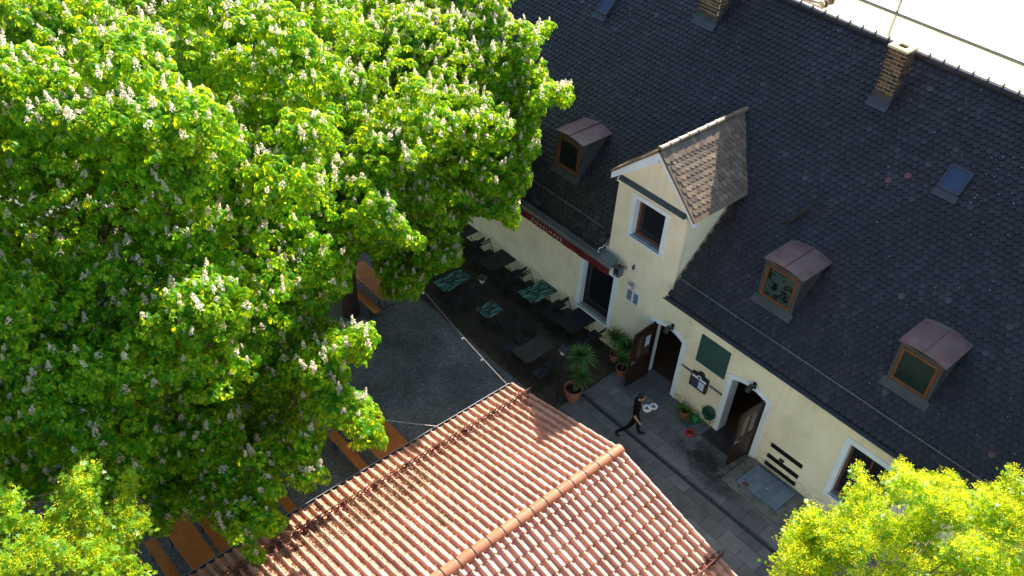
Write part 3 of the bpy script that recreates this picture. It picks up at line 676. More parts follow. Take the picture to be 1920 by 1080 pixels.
for x0, x1, zz, lab, nn_ in ((-10.63, -10.22, 1.44, 'short row of black letter tiles left of the menu case', 8), (-9.56, -9.10, 1.40, 'short row of black letter tiles right of the menu case', 9)):
    o = thing('letter_tiles', lab, 'sign', ((x0+x1)/2, -.003, zz), 0, 'letter tile rows beside the menu case')
    m = MB(); q = MB(); w_ = (x1-x0)/nn_
    for i in range(nn_):
        a = -(x1-x0)/2+i*w_; m.box((a+.002, -.012, -.04), (a+w_-.002, 0, .04))
        cx = a+w_/2; st = random.choice([[(-.012, -.02, -.012, .02), (.012, -.02, .012, .02), (-.012, 0, .012, 0)], [(-.012, -.02, -.012, .02), (-.012, .02, .012, .02), (-.012, -.02, .012, -.02)], [(0, -.02, 0, .02), (-.012, .02, .012, .02)], [(-.012, -.02, 0, .02), (0, .02, .012, -.02), (-.006, -.003, .006, -.003)]])
        for a0, b0, a1, b1 in st: q.bar((cx+a0, -.0145, b0), (cx+a1, -.0145, b1), .007, .004, up=(0, 1, 0))
    m.add(q.v, q.f, 1); m.build('tiles', [M['metal_dark'], M['white']], o)

# ---------------------------------------------------------------- tiled roof in the foreground
P_ = thing('pavilion', 'low building with a bright red clay tile gable roof in the foreground', 'building', (-8.5, -12, 0))
PX, PY = -8.5, -12.
px0, px1, pry, prz = -12.28, -4.72, -5.38, 3.5
mb = MB().box((px0+.45-PX, -12, -.05), (px1-.45-PX, pry-.3-PY, 2.55)); 
mb.add([(px0+.45-PX, pry-.3-PY, 2.5), (px1-.45-PX, pry-.3-PY, 2.5), (0, pry-.3-PY, 3.36), (px0+.45-PX, pry-.5-PY, 2.5), (px1-.45-PX, pry-.5-PY, 2.5), (0, pry-.5-PY, 3.36)], [(0, 1, 2), (5, 4, 3), (0, 2, 5, 3), (1, 4, 5, 2)])
mb.build('wall', M['plaster'], P_)
mb = MB(); per = .2085; nc = 62; sub = 9; rowg = .358
def prof(t):      # flat pan then a round roll
    t = t % 1.0
    if t < .54: return .004*math.cos(t/.54*2*math.pi)
    return .004+.062*math.sin((t-.54)/.46*math.pi)**.7
for sg, ex in ((-1, px0), (1, px1)):
    ez = 2.62; dv = Vector((ex-PX, 0, ez-prz)); L = dv.length; dv.normalize(); nv = Vector((-dv.z, 0, dv.x)); nv = nv if nv.z > 0 else -nv
    o = Vector((0, pry-PY, prz-.03)); nr = int(L/rowg)+1; off = L-nr*rowg
    mb.add([o+dv*.0-nv*.03, o+dv*(L-.03)-nv*.03, o+dv*(L-.03)-nv*.03+Vector((0, -nc*per, 0)), o-nv*.03+Vector((0, -nc*per, 0)), o-nv*.09, o+dv*(L-.03)-nv*.09, o+dv*(L-.03)-nv*.09+Vector((0, -nc*per, 0)), o-nv*.09+Vector((0, -nc*per, 0))], [(0, 1, 2, 3), (7, 6, 5, 4), (0, 4, 5, 1), (1, 5, 6, 2), (2, 6, 7, 3), (3, 7, 4, 0)])
    for r in range(nr):
        v1 = off+(r+1)*rowg; v0 = max(v1-rowg-.03, 0.02)
        for c in range(nc):
            hj = random.uniform(0, .005); sj = random.uniform(-.006, .006); vs = []
            for vv, hh in ((v0, .0), (v1-.02, .034), (v1+sj, .03+hj)):
                for k in range(sub+1):
                    t = k/sub; y = -(c+t*1.0)*per
                    vs.append(o+dv*(vv-(.018*(1-math.sin(t*math.pi)) if vv > v0 else 0))+nv*(prof(t+.0)+hh)+Vector((0, y, 0)))
            m_ = sub+1; vs += [vs[2*m_+k]-nv*.03 for k in range(m_)]
            fs = [(i*m_+k, i*m_+k+1, (i+1)*m_+k+1, (i+1)*m_+k) for i in range(3) for k in range(sub)]
            if sg > 0: fs = [f[::-1] for f in fs]
            mb.add(vs, fs)
prf = mb.build('roof', M['red_tile'], P_)
mb = MB(); y = pry+.10-PY; i = 0
while y > -12:
    n = 9; pr = []
    for q, rr in ((y, .135), (y-.05, .14), (y-.40, .125), (y-.425, .122)):
        pr.append([(rr*1.1*math.cos(t), q, prz-.06+rr*math.sin(t)*1.05+.03) for t in [math.pi*(-.02+1.04*k/n) for k in range(n+1)]])
    vs = [p for l in pr for p in l]
    mb.add(vs, [(i*(n+1)+k, i*(n+1)+k+1, (i+1)*(n+1)+k+1, (i+1)*(n+1)+k)[::-1] for i in range(3) for k in range(n)]); mb.add(pr[0], [tuple(range(n+1))])
    y -= .415
y = pry+.10-PY-.415
while y > -12:                             # dark overlap bands
    n = 12; rr = .147; a = [(rr*1.1*math.cos(t), y+.012, prz-.03+rr*math.sin(t)*1.05) for t in [math.pi*(.02+.96*k/n) for k in range(n+1)]]; b = [(p[0], y-.014, p[2]) for p in a]
    mb.add(a+b, [(k, k+1, n+2+k, n+1+k) for k in range(n)], 1); y -= .415
mb.build('ridge_tiles', [M['ridge_red'], M['metal_dark']], prf)
# verge tiles on the gable edge
mb = MB()
for sg, ex in ((-1, px0), (1, px1)):
    ez = 2.62; dv = Vector((ex-PX, 0, ez-prz)); L = dv.length; dv.normalize(); nv = Vector((-dv.z, 0, dv.x)); nv = nv if nv.z > 0 else -nv
    nr = int(L/rowg)+1; off = L-nr*rowg
    for r in range(nr):
        v1 = off+(r+1)*rowg; v0 = max(v1-rowg-.03, .02); a = Vector((0, pry-PY+.045, prz-.03))
        n = 6; vs = []
        for vv, hh in ((v0, .02), (v1, .045)):
            vs += [a+dv*vv+nv*(hh+.05*math.sin(t)-.0)+Vector((0, .055*math.cos(t), 0)) for t in [math.pi*(-.35+1.35*k/n) for k in range(n+1)]]
        fs = [(k, k+1, n+2+k, n+1+k) for k in range(n)]; mb.add(vs, fs); mb.add(vs[n+1:], [tuple(range(n+1))])
mb.build('verge_tiles', M['red_tile'], prf)
# gutter, snow guard lattices
mb = MB(); yy = pry-PY
t = MB(); gutter(t, -(yy+.06), 13, px0-.06-PX, 2.56, .06); mb.v = [(v[1], -v[0], v[2]) for v in t.v]; mb.f = t.f; mb.m = t.m
gt = mb.build('gutter', M['gutter'], P_); MB().tube([(px0-.122-PX, yy+.06, 2.565), (px0-.122-PX, -13, 2.565)], .011, 6).tube([(px0-.115-PX, yy+.06, 2.565), (px0+.03-PX, yy+.06, 2.60)], .011, 6).build('gutter_lip', M['metal_grey'], gt)
def guard(xg, y0, y1, sg):
    z0 = prz-.0-abs(xg)*.2328
    m = MB(); a = .16
    def Z(x): return prz+.03-abs(x)*.2328
    for hx, hz in ((0, .03), (0, .15), (-sg*.13, .03)): m.bar((xg+hx, y0, Z(xg)+hz), (xg+hx, y1, Z(xg)+hz), .022, .022)
    y = y0-.05; k = 0
    while y > y1:
        m.bar((xg, y, Z(xg)+.02), (xg, y-.09, Z(xg)+.15), .016, .016); m.bar((xg, y-.09, Z(xg)+.15), (xg, y-.18, Z(xg)+.02), .016, .016)
        m.bar((xg-sg*.13, y, Z(xg)+.02), (xg, y-.09, Z(xg)+.03), .016, .016)
        if k % 5 == 2:
            for _ in range(16): m.bar((xg+random.uniform(-.09, .07), y+random.uniform(-.1, .1), Z(xg)+random.uniform(.05, .12)), (xg+random.uniform(-.09, .07), y+random.uniform(-.1, .1), Z(xg)+random.uniform(.03, .18)), .018, .006)
        if k % 5 == 2: m.bar((xg-sg*.24, y, Z(xg)+.06), (xg+sg*.02, y, Z(xg)+.03), .025, .012); m.bar((xg-sg*.2, y, Z(xg)+.05), (xg, y, Z(xg)+.16), .02, .012)
        y -= .18; k += 1
    return m.build('snow_guard', M['rust'], P_)
guard(px0+.60-PX, pry+.18-PY, -12, -1); guard(px1-.55-PX, pry+.2-PY, -12, 1)

# ---------------------------------------------------------------- string light cables
def cable(p0, p1, sag, bulbs, lab, r=.008):
    o = thing('string_lights', lab, 'string lights', p0, 0, 'string light cables over the yard')
    a = Vector((0, 0, 0)); b = Vector(p1)-Vector(p0); n = 16
    pt = lambda t: a.lerp(b, t)-Vector((0, 0, sag*4*t*(1-t)))
    MB().tube([pt(i/n) for i in range(n+1)], r, 6).build('cable', mat('pale_cable', (.36, .32, .28), .5, .2, 5, .3), o)
    for t in bulbs:
        p = pt(t); q = MB().tube([p+Vector((0, 0, -.01)), p+Vector((0, 0, -.05))], .02, 8).build('socket', M['metal_dark'], o)
        s = MB(); s.lathe(p+Vector((0, 0, -.05)), [(.012, 0), (.032, -.03), (.035, -.055), (.02, -.085), (.002, -.092)], 10); s.build('bulb', M['lamp_glass'], q, smooth=True)
cable((-12.3, -5.5, 2.72), (-17.9, -5.2, 3.6), .12, [.2, .36, .7], 'pale string light cable from the red roof corner towards the big tree')
cable((-12.37, -7.78, 2.6), (-15.2, -10.9, 3.2), .06, [.5], 'pale string light cable from the middle of the red roof gutter', .012)

# ---------------------------------------------------------------- furniture
def legs(x, y, h, m=.018):
    q = MB()
    for s in (-1, 1): q.bar((-x, s*y, 0), (x*.9, s*y, h), m, m); q.bar((x, s*y, 0), (-x*.9, s*y, h), m, m)
    q.bar((-x, -y, .02), (-x, y, .02), m, m); q.bar((x, -y, .02), (x, y, .02), m, m); return q
def bistro_table(x, y, w, l, mm, lab, z=.09):
    o = thing('terrace_table', lab, 'table', (x, y, z), 0, 'folding tables on the terrace')
    m = MB(); n = 9; sw = w/n
    for i in range(n): m.box((-w/2+i*sw+.004, -l/2+.02, .64), (-w/2+(i+1)*sw-.004, l/2-.02, .66))
    m.box((-w/2, -l/2, .615), (w/2, -l/2+.018, .664)).box((-w/2, l/2-.018, .615), (w/2, l/2, .664))
    m.box((-w/2+.01, -l/2+.02, .61), (-w/2+.035, l/2-.02, .639)).box((w/2-.035, -l/2+.02, .61), (w/2-.01, l/2-.02, .639))
    m.build('tabletop', mm, o); legs(w/2-.06, l/2-.12, .61).build('folding_legs', M['chair'], o); return o
bistro_table(-18.38, -2.42, .64, 1.12, M['table_teal'], 'flaking teal slatted table at the terrace edge beside the chestnut branches')
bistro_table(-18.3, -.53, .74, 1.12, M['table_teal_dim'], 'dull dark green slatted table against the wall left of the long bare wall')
bistro_table(-16.24, -.53, .73, 1.12, M['table_teal'], 'brightest flaking teal table, standing against the wall left of the tall window')
bistro_table(-16.52, -2.4, .56, .66, M['table_teal'], 'small square flaking teal table beside the left lamp post')
bistro_table(-14.3, -2.5, .73, 1.18, M['table_grey'], 'bare grey slatted table at the terrace edge left of the potted yucca')
bistro_table(-14.45, -.53, .78, 1.1, M['table_black'], 'black slatted table right under the tall window')
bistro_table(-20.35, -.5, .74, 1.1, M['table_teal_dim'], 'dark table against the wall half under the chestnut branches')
def make_chair():
    o = thing('folding_chair', 'x', 'chair', (0, 0, .09), 0, 'folding chairs on the terrace')
    m = MB(); [m.box((-.19, -.2+i*.058, .44), (.19, -.2+i*.058+.044, .455)) for i in range(7)]; m.build('seat', M['chair_slat'], o)
    m = MB()
    for k in range(2):
        z = .70+k*.09; m.box((-.245-k*.02, -.205, z), (-.230-k*.02, .205, z+.055))
    m.build('backrest', M['chair_slat'], o)
    m = MB()
    for s in (-1, 1):
        m.bar((.2, s*.21, 0), (-.26, s*.21, .86), .022, .014); m.bar((-.24, s*.19, 0), (.17, s*.19, .44), .022, .014)
    m.bar((.19, -.21, .44), (.19, .21, .44), .014).bar((-.2, -.19, .06), (-.2, .19, .06), .014).bar((.17, -.21, .06), (.17, .21, .06), .014)
    m.build('frame', M['chair'], o); return o
CH = [(-18.95, -.35, 0, 'chair facing right at the wall end of the dull dark green table'), (-18.98, -.85, 4, 'chair facing right at the yard end of the dull dark green table'),
 (-17.52, -.32, 176, 'chair with its back tilted against the wall, right side of the dull green table'), (-17.60, -.85, 183, 'chair on the right of the dull green table, farther from the wall'),
 (-16.82, -.36, 2, 'upright chair by the wall, left of the brightest teal table'), (-16.88, -.86, -5, 'chair at the yard end, left of the brightest teal table'),
 (-15.50, -.30, 178, 'chair with tilted back by the wall, right of the brightest teal table'), (-15.52, -.84, 184, 'chair at the yard end, right of the brightest teal table'),
 (-15.02, -.34, 0, 'upright chair by the wall, left of the black table under the window'), (-15.05, -.84, 3, 'chair at the yard end, left of the black table under the window'),
 (-13.72, -.40, 181, 'chair right of the black table, close to the window surround'), (-13.70, -.9, 176, 'chair right of the black table, next to the yucca pots by the wall'),
 (-17.72, -2.3, 180, 'chair on the right of the teal table at the terrace edge'), (-17.68, -2.75, 172, 'second chair on the right of the teal edge table, nearest the left lamp post'),
 (-15.92, -2.2, 182, 'chair between the small square table and the bare grey table'), (-15.35, -1.75, 196, 'chair standing loose in the aisle behind the bare grey table'),
 (-15.02, -2.35, 0, 'chair pushed in on the left of the bare grey table'), (-15.0, -2.85, -4, 'chair at the yard end, left of the bare grey table'),
 (-13.58, -2.35, 180, 'chair right of the bare grey table, beside the yucca pot'), (-13.55, -2.88, 186, 'chair right of the bare grey table, nearest the gravel yard'),
 (-19.62, -.4, 180, 'chair with tilted back beside the half hidden wall table'), (-19.1, -2.45, 0, 'chair left of the teal edge table under the branches')]
c0 = make_chair()
for i, (x, y, a, lab) in enumerate(CH):
    c = c0 if i == 0 else copy_tree(c0)
    c.location = (x, y, .09); c.rotation_euler = (0, 0, R(a)); c['label'] = lab
# lamp posts
def lamp_post(x, y, h, lab, z=.09):
    o = thing('lamp_post', lab, 'lamp post', (x, y, z), R(10), 'lantern posts on the terrace')
    MB().lathe((0, 0, 0), [(.001, .0), (.10, 0), (.10, .03), (.05, .07), (.035, .25), (.024, .3), (.022, h-.34), (.05, h-.32), (.05, h-.3), (.001, h-.3)], 12).build('pole', M['metal_dark'], o)
    hd = MB(); b = h-.3
    for k in range(4):
        a0 = k*math.pi/2+math.pi/4; c_, s_ = math.cos(a0), math.sin(a0); hd.bar((c_*.05, s_*.05, b), (c_*.12, s_*.12, b+.2), .014)
    hd.box((-.06, -.06, b-.01), (.06, .06, b+.01)).box((-.13, -.13, b+.2), (.13, .13, b+.225))
    hd.add([(-.13, -.13, b+.226), (.13, -.13, b+.226), (.13, .13, b+.226), (-.13, .13, b+.226), (0, 0, b+.30)], [(0, 1, 4), (1, 2, 4), (2, 3, 4), (3, 0, 4)])
    L = hd.build('lantern', M['metal_dark'], o)
    g_ = MB(); a, c = .042, .098
    g_.add([(-a, -a, b+.011), (a, -a, b+.011), (a, a, b+.011), (-a, a, b+.011), (-c, -c, b+.198), (c, -c, b+.198), (c, c, b+.198), (-c, c, b+.198)], [(0, 1, 5, 4), (1, 2, 6, 5), (2, 3, 7, 6), (3, 0, 4, 7)]); g_.build('lantern_glass', M['lamp_glass'], L)
lamp_post(-16.7, -2.62, 2.05, 'black lantern post beside the small square teal table'); lamp_post(-12.83, -2.82, 2.1, 'black lantern post standing in front of the large yucca pot', .01)
# pots + yuccas
def rosette(mb, c, n, L, w, droop):
    c = Vector(c)
    for i in range(n):
        a = random.uniform(0, 2*math.pi); el = random.uniform(-.35, 1.35); d = Vector((math.cos(a)*math.cos(el), math.sin(a)*math.cos(el), math.sin(el)))
        l = L*random.uniform(.7, 1.1); sd_ = d.cross(Vector((0, 0, 1))).normalized(); pts = []
        for k, (t, ww) in enumerate(((0.03, .5), (.35, 1), (.7, .75), (1, .04))):
            p = c+d*l*t-Vector((0, 0, droop*l*t*t)); pts += [p-sd_*w*ww/2, p+sd_*w*ww/2]
        mb.add(pts, [(0, 1, 3, 2), (2, 3, 5, 4), (4, 5, 7, 6)])
def potplant(x, y, z, r, h, heads, lab, square=False):
    o = thing('potted_yucca', lab, 'potted plant', (x, y, z))
    m = MB(); n = 4 if square else 24
    m.lathe((0, 0, 0), [(.001, 0), (r*.74, 0), (r*.96, h*.86), (r*1.06, h*.86), (r*1.06, h), (r*.93, h), (r*.9, h*.8), (.001, h*.8)], 24); p_ = m.build('pot', M['terra'], o, smooth=False)
    MB().lathe((0, 0, h*.8+.003), [(.001, .01), (r*.5, .02), (r*.88, 0)], 16).build('soil', M['soil'], p_)
    t = MB(); lf = MB()
    for (hx, hy, hz, n_, L) in heads:
        t.tube([(hx*.3, hy*.3, h*.75), (hx*.8, hy*.8, hz*.6), (hx, hy, hz)], [.03, .025, .022], 7); rosette(lf, (hx, hy, hz), n_, L, .032, .28)
    t.build('stem', M['twig'], o); lf.build('leaves', M['yucca'], o)
potplant(-12.55, -2.45, .01, .28, .42, [(.05, .05, 1.75, 190, .56), (.22, .05, 1.0, 110, .46), (-.12, .14, 1.3, 70, .42)], 'large terracotta pot with a tall two headed yucca behind the right lamp post')
potplant(-12.32, -.55, .01, .19, .30, [(.02, .02, 1.12, 130, .52), (.1, -.1, .8, 40, .4)], 'terracotta pot with yucca nearest the open door with the notice')
potplant(-12.84, -.32, .09, .17, .28, [(-.03, -.12, .98, 120, .5), (.08, .05, .75, 50, .38)], 'smaller terracotta pot with yucca between the tall window and the other yucca')
# fern pot, hose, watering can, bowl
o = thing('potted_fern', 'terracotta pot with a bushy green fern against the wall below the menu case', 'potted plant', (-9.93, -.33, .004))
m = MB(); m.lathe((0, 0, 0), [(.001, 0), (.12, 0), (.155, .22), (.172, .22), (.172, .27), (.15, .27), (.145, .22), (.001, .22)], 20); m.build('pot', M['terra'], o)
lf = MB()
for i in range(46):
    a = random.uniform(0, 6.28); L = random.uniform(.22, .42); el = random.uniform(.2, 1.2); d = Vector((math.cos(a)*math.cos(el), math.sin(a)*math.cos(el)*.8-.08, math.sin(el))); s_ = d.cross(Vector((0, 0, 1))).normalized()
    for k in range(9):
        t = (k+1)/9; c = Vector((0, 0, .24))+d*L*t-Vector((0, 0, .3*t*t)); 
        for sg in (-1, 1): lf.add([c, c+s_*sg*.055*(1-.7*t)+d*.03, c+s_*sg*.05*(1-.7*t)+d*.055, c+d*.03], [(0, 1, 2, 3)])
lf.build('fronds', M['fern'], o)
m = MB()
for i in range(40):
    x = -10.6+random.uniform(0, .55); z = random.uniform(.02, .22)*random.random(); y = -.04-random.uniform(0, .16); s = .04
    a = Vector((random.uniform(-1, 1), random.uniform(-1, 1), random.uniform(.2, 1))).normalized()*s; b = a.cross(Vector((0, .3, 1))).normalized()*s*.6; c = Vector((x, y, z)); m.add([c, c+a*.5+b, c+a, c+a*.5-b], [(0, 1, 2, 3)])
tag(m.build('weed_tuft', M['fern']), 'low green weeds growing along the wall foot by the first door', 'weeds', kind='stuff')
o = thing('hose_reel', 'coiled dark green garden hose hanging on the wall beside the right door', 'garden hose', (-9.3, -.03, .52))
m = MB()
for c in range(4):
    for k in range(5):
        r = .085+.031*k; ph = random.random(); m.tube([(r*math.cos(t)+random.uniform(-.004, .004), -.03-.024*c, r*1.1*math.sin(t)) for t in [2*math.pi*(j+ph)/22 for j in range(23)]], .0115, 6, cap=False)
m.build('hose', M['hose'], o)
MB().tube([(.1, -.08, -.16), (.16, -.1, -.3), (.02, -.16, -.48), (-.22, -.25, -.505), (-.35, -.5, -.505), (-.05, -.7, -.505), (.15, -.5, -.505)], .0115, 6).build('loose_hose', M['hose'], o)
MB().tube([(0, .027, 0), (0, -.02, 0)], .09, 14).tube([(0, -.02, 0), (0, -.10, 0)], .035, 12).build('reel_hub', M['metal_dark'], o)
o = thing('watering_can', 'green plastic watering can standing between fern pot and coiled hose', 'watering can', (-9.60, -.22, .004), R(20))
m = MB().lathe((0, 0, 0), [(.001, 0), (.11, 0), (.115, .04), (.105, .2), (.07, .24), (.06, .235), (.001, .19)], 18); m.build('body', M['green_plastic'], o, smooth=True)
MB().tube([(.1, 0, .06), (.2, 0, .16), (.3, 0, .27)], [.022, .018, .016], 8).lathe((.31, 0, .27), [(.016, 0), (.035, .03), (.001, .035)], 10).build('spout', M['green_plastic'], o)
MB().tube([(-.1, 0, .08), (-.19, 0, .16), (-.14, 0, .29), (-.02, 0, .32), (.06, 0, .23)], .012, 7).build('handle', M['green_plastic'], o)
o = thing('dog_bowl', 'red plastic bowl on the paving in front of the fern pot', 'bowl', (-9.36, -.72, .006))
MB().lathe((0, 0, 0), [(.001, 0), (.145, 0), (.15, .015), (.12, .09), (.108, .092), (.095, .03), (.001, .028)], 24).build('bowl_body', M['red_plastic'], o, smooth=True)
MB().lathe((0, 0, .031), [(.001, .001), (.092, 0)], 20).build('water', mat('bowl_water', (.12, .01, .01), .05, .1, 4, .5), o)

# beer-garden tables and benches
def fold_set(name, x0, x1, y, w, h, lab, grp, cat):
    o = thing(name, lab, cat, ((x0+x1)/2, y, 0), R(random.uniform(-.8, .8)), grp); L = (x1-x0)/2
    MB().box((-L, -w/2, h-.028), (L, w/2, h)).build('tabletop' if w > .4 else 'seat', M['orange_wood'], o, bevel=.008)
    for s in (-1, 1):
        x = s*(L-.3); q = MB()
        for t in (-1, 1): q.bar((x, t*w*.38, 0), (x, t*w*.38, h-.03), .03)
        q.bar((x, -w*.38, .1), (x, w*.38, .1), .025).bar((x, 0, .1), (x-s*.35, 0, h-.03), .02)
        q.build('folding_leg', M['fold_leg'], o)
    return o
G1, G2 = 'orange beer garden tables', 'orange beer garden benches'
fold_set('beer_table', -20.98, -18.9, -4.53, .68, .76, 'sunlit orange beer table beside the chestnut trunk, visible between the two crowns', G1, 'table')
fold_set('beer_bench', -20.9, -18.82, -5.12, .27, .48, 'orange bench on the yard side of the table by the chestnut trunk', G2, 'bench')
fold_set('beer_table', -15.6, -13.4, -8.35, .68, .76, 'orange beer table half under the red roof gutter, nearest the string lights', G1, 'table')
fold_set('beer_bench', -15.5, -13.3, -9.05, .27, .48, 'orange bench left of the table near the red roof gutter', G2, 'bench')
fold_set('beer_bench', -15.5, -13.35, -7.72, .27, .48, 'orange bench with the sun patch, on the wall side of the table at the gutter', G2, 'bench')
fold_set('beer_table', -15.4, -13.2, -11.95, .68, .76, 'orange beer table in the middle row, mostly under leaves', G1, 'table')
fold_set('beer_bench', -15.3, -13.2, -11.25, .27, .48, 'orange bench of the middle row beside the gutter', G2, 'bench')
fold_set('beer_table', -15.4, -13.2, -13.75, .62, .76, 'widest orange board at the bottom left, a table under the leaves', G1, 'table')
fold_set('beer_bench', -15.3, -13.2, -13.12, .27, .48, 'orange bench right of the bottom left table', G2, 'bench')
fold_set('beer_bench', -15.3, -13.2, -14.42, .27, .48, 'orange bench left of the bottom left table', G2, 'bench')

# things behind the building
o = thing('pipe_rail', 'slim grey steel post carrying a long horizontal pipe on the bright yard', 'rail', (-18.9, 24.6, 0))
MB().tube([(0, 0, 0), (.24, -.28, 4.0)], .06, 10).lathe((.24, -.28, 4.0), [(.001, 0), (.13, 0), (.13, .03), (.05, .06), (.05, .15), (.001, .18)], 12).build('post', M['metal_grey'], o)
MB().tube([(-14, -.35, 3.42), (22, -.35, 3.42)], .085, 10).build('pipe', mat('weathered_grey_pipe', (.12, .13, .13), .6, .2, 3, .3), o)
for dx in (-12, 12, 21): MB().tube([(dx, -.35, 0), (dx, -.35, 3.36)], .06, 10).build('post', M['metal_grey'], o)
m = MB()
for i in range(26):
    c = Vector((-26.6+random.uniform(-1.2, 1.4), 29+random.uniform(-1.5, 1.8), 0)); r = random.uniform(.2, .5)
    m.lathe(c, [(.001, -.02), (r, 0), (r*1.02, r*.35), (r*.7, r*.75), (.001, r*.85)], 7)
tag(m.build('rubble_heap', M['litter'] if False else mat('mottled_rubble', None, .9, .5, 4, .1, island=[(0, (.09, .045, .03)), (.4, (.2, .14, .09)), (1, (.6, .5, .38))])), 'mottled brown and beige heap on the bright yard beyond the ridge', 'rubble')

# ---------------------------------------------------------------- litter
def specks(name, fn, n, s0, s1, m, lab, cat, flat=.25):
    q = MB()
    for i in range(n):
        r = fn()
        if r is None: continue
        c, nv = Vector(r[0]), Vector(r[1]); s = random.uniform(s0, s1); a = nv.cross(Vector((random.uniform(-1, 1), random.uniform(-1, 1), .1))).normalized()
        b = nv.cross(a); a = (a+nv*random.uniform(-flat, flat))*s; b = (b+nv*random.uniform(-flat, flat))*s*random.uniform(.3, .8)
        q.add([c-a, c-b*.8+a*.1, c+a, c+b], [(0, 1, 2, 3)])
    return tag(q.build(name, m), lab, cat, kind='stuff')
def on_roof():
    x = random.triangular(-24, -1, -4); y = random.uniform(0, 5.6)
    if in_bay(x, y): return None
    return (Vector((x, y, roofz(y)))+nn*.05, nn)
specks('fallen_petals', on_roof, 260, .006, .017, M['petal'], 'tiny pale fallen petals scattered over the dark roof', 'petals')
def on_ridge_right():
    x = random.gauss(-5.6, 1.0); y = random.gauss(4.6, .5)
    if y > 5.6 or (-7.1 < x < -6.4): return None
    return (Vector((x, y, roofz(y)))+nn*.055, nn)
specks('bird_droppings', on_ridge_right, 120, .007, .022, mat('pale_dropping', (.35, .42, .5), .8, .3, 9, .1), 'pale blueish specks gathered below the ridge right of the brick chimney', 'droppings')
def on_pav():
    y = random.uniform(-17, pry-.05); f = random.random()
    x = random.gauss(-11.25, .28) if f < .55 else random.uniform(px0, -9.2)
    if f < .85: y = pry-abs(random.gauss(0, 6))-.2; 
    if y > pry or (y > -9 and random.random() < .75): return None
    if x < px0+.03: return None
    z = prz-.03-abs(x-PX)*.2328+.035
    return ((x, y, z+random.uniform(0, .03)), (0, 0, 1))
specks('leaf_litter', on_pav, 15000, .010, .03, M['litter'], 'brown dry leaf litter caught behind the snow guard of the red roof', 'leaf litter', .6)
def on_pav2():
    y = random.uniform(-12, pry); x = random.uniform(px0+.3, px1-.2); return ((x, y, prz+.02-abs(x-PX)*.2328+.02), (0, 0, 1))
specks('roof_specks', on_pav2, 120, .008, .02, M['litter'], 'a few dark specks scattered over the red tiles', 'specks')
def on_ground(): 
    x = random.uniform(-22, -12.7); y = random.uniform(-14, -3.4); return ((x, y, .012), (0, 0, 1))
specks('ground_litter', on_ground, 500, .012, .03, M['litter'], 'dry bits scattered on the gravel yard', 'litter')
specks('ground_petals', lambda: ((random.triangular(-21, -12.8, -19), random.triangular(-13, -3.4, -5), .014), (0, 0, 1)), 420, .008, .02, M['petal'], 'pale chestnut petals fallen on the gravel yard', 'petals')
def on_pave():
    x = random.uniform(-12, -4); y = random.uniform(-4, -.2); return ((x, y, .02), (0, 0, 1))
specks('paving_litter', on_pave, 110, .008, .022, M['litter'], 'dark crumbs scattered on the paving slabs', 'litter')
m = MB(); P0 = lambda x, y, h: Vector((x, y, roofz(y)))+nn*h
m.tube([P0(-9.72, 2.0, .07), P0(-9.6, 2.2, .1), P0(-9.42, 2.45, .14), P0(-9.36, 2.75, .24)], [.07, .05, .035, .02], 7).tube([P0(-9.38, 2.6, .12), P0(-9.25, 2.72, .1)], [.02, .01], 5)
tag(m.build('dry_branch', mat('mossy_dry_wood', (.04, .034, .024), .9, .3, 9, .1)), 'short mossy dry branch lying on the dark roof above the orange framed dormers', 'branch')

# ---------------------------------------------------------------- trees
rng = np.random.default_rng(11)
def proj(P):
    d = P-CAM; z = d@_F; return 960+1750*(d@_R)/z, 540-1750*(d@_U)/z
def inpoly(x, y, poly):
    ins = np.zeros(len(x), bool); n = len(poly)
    for i in range(n):
        x0, y0 = poly[i]; x1, y1 = poly[(i+1) % n]
        if y0 == y1: continue
        c = ((y0 > y) != (y1 > y)) & (x < (x1-x0)*(y-y0)/(y1-y0)+x0); ins ^= c
    return ins
def unit(v): return v/np.maximum(np.linalg.norm(v, axis=-1, keepdims=True), 1e-9)
def frames(axis):
    """orthonormal frames (n,3,3) with random spin, third row = axis"""
    r = unit(rng.normal(size=axis.shape)); x = unit(np.cross(axis, r)); y = np.cross(axis, x); return np.stack([x, y, axis], 1)
def fast_mesh(name, V, loops, sizes, m, parent, smooth=False):
    me = bpy.data.meshes.new(name); V = np.ascontiguousarray(V, dtype=np.float32)
    me.vertices.add(len(V)); me.vertices.foreach_set('co', V.ravel())
    me.loops.add(len(loops)); me.loops.foreach_set('vertex_index', np.ascontiguousarray(loops, dtype=np.int32))
    me.polygons.add(len(sizes)); st = np.concatenate([[0], np.cumsum(sizes)[:-1]]).astype(np.int32)
    me.polygons.foreach_set('loop_start', st); me.update(calc_edges=True); me.materials.append(m); me.validate()
    o = bpy.data.objects.new(name, me); COL.objects.link(o); o.parent = parent; return o
def instance(tv, tf, pos, fr, scale):
    """template verts (k,3), faces list; pos (n,3), fr (n,3,3), scale (n,)"""
    V = (tv[None, :, :]*scale[:, None, None])@fr+pos[:, None, :]
    n, k = len(pos), len(tv); lp = np.concatenate([np.array(f) for f in tf]); sz = np.array([len(f) for f in tf])
    L = (lp[None, :]+(np.arange(n)*k)[:, None]).ravel(); return V.reshape(-1, 3), L, np.tile(sz, n)
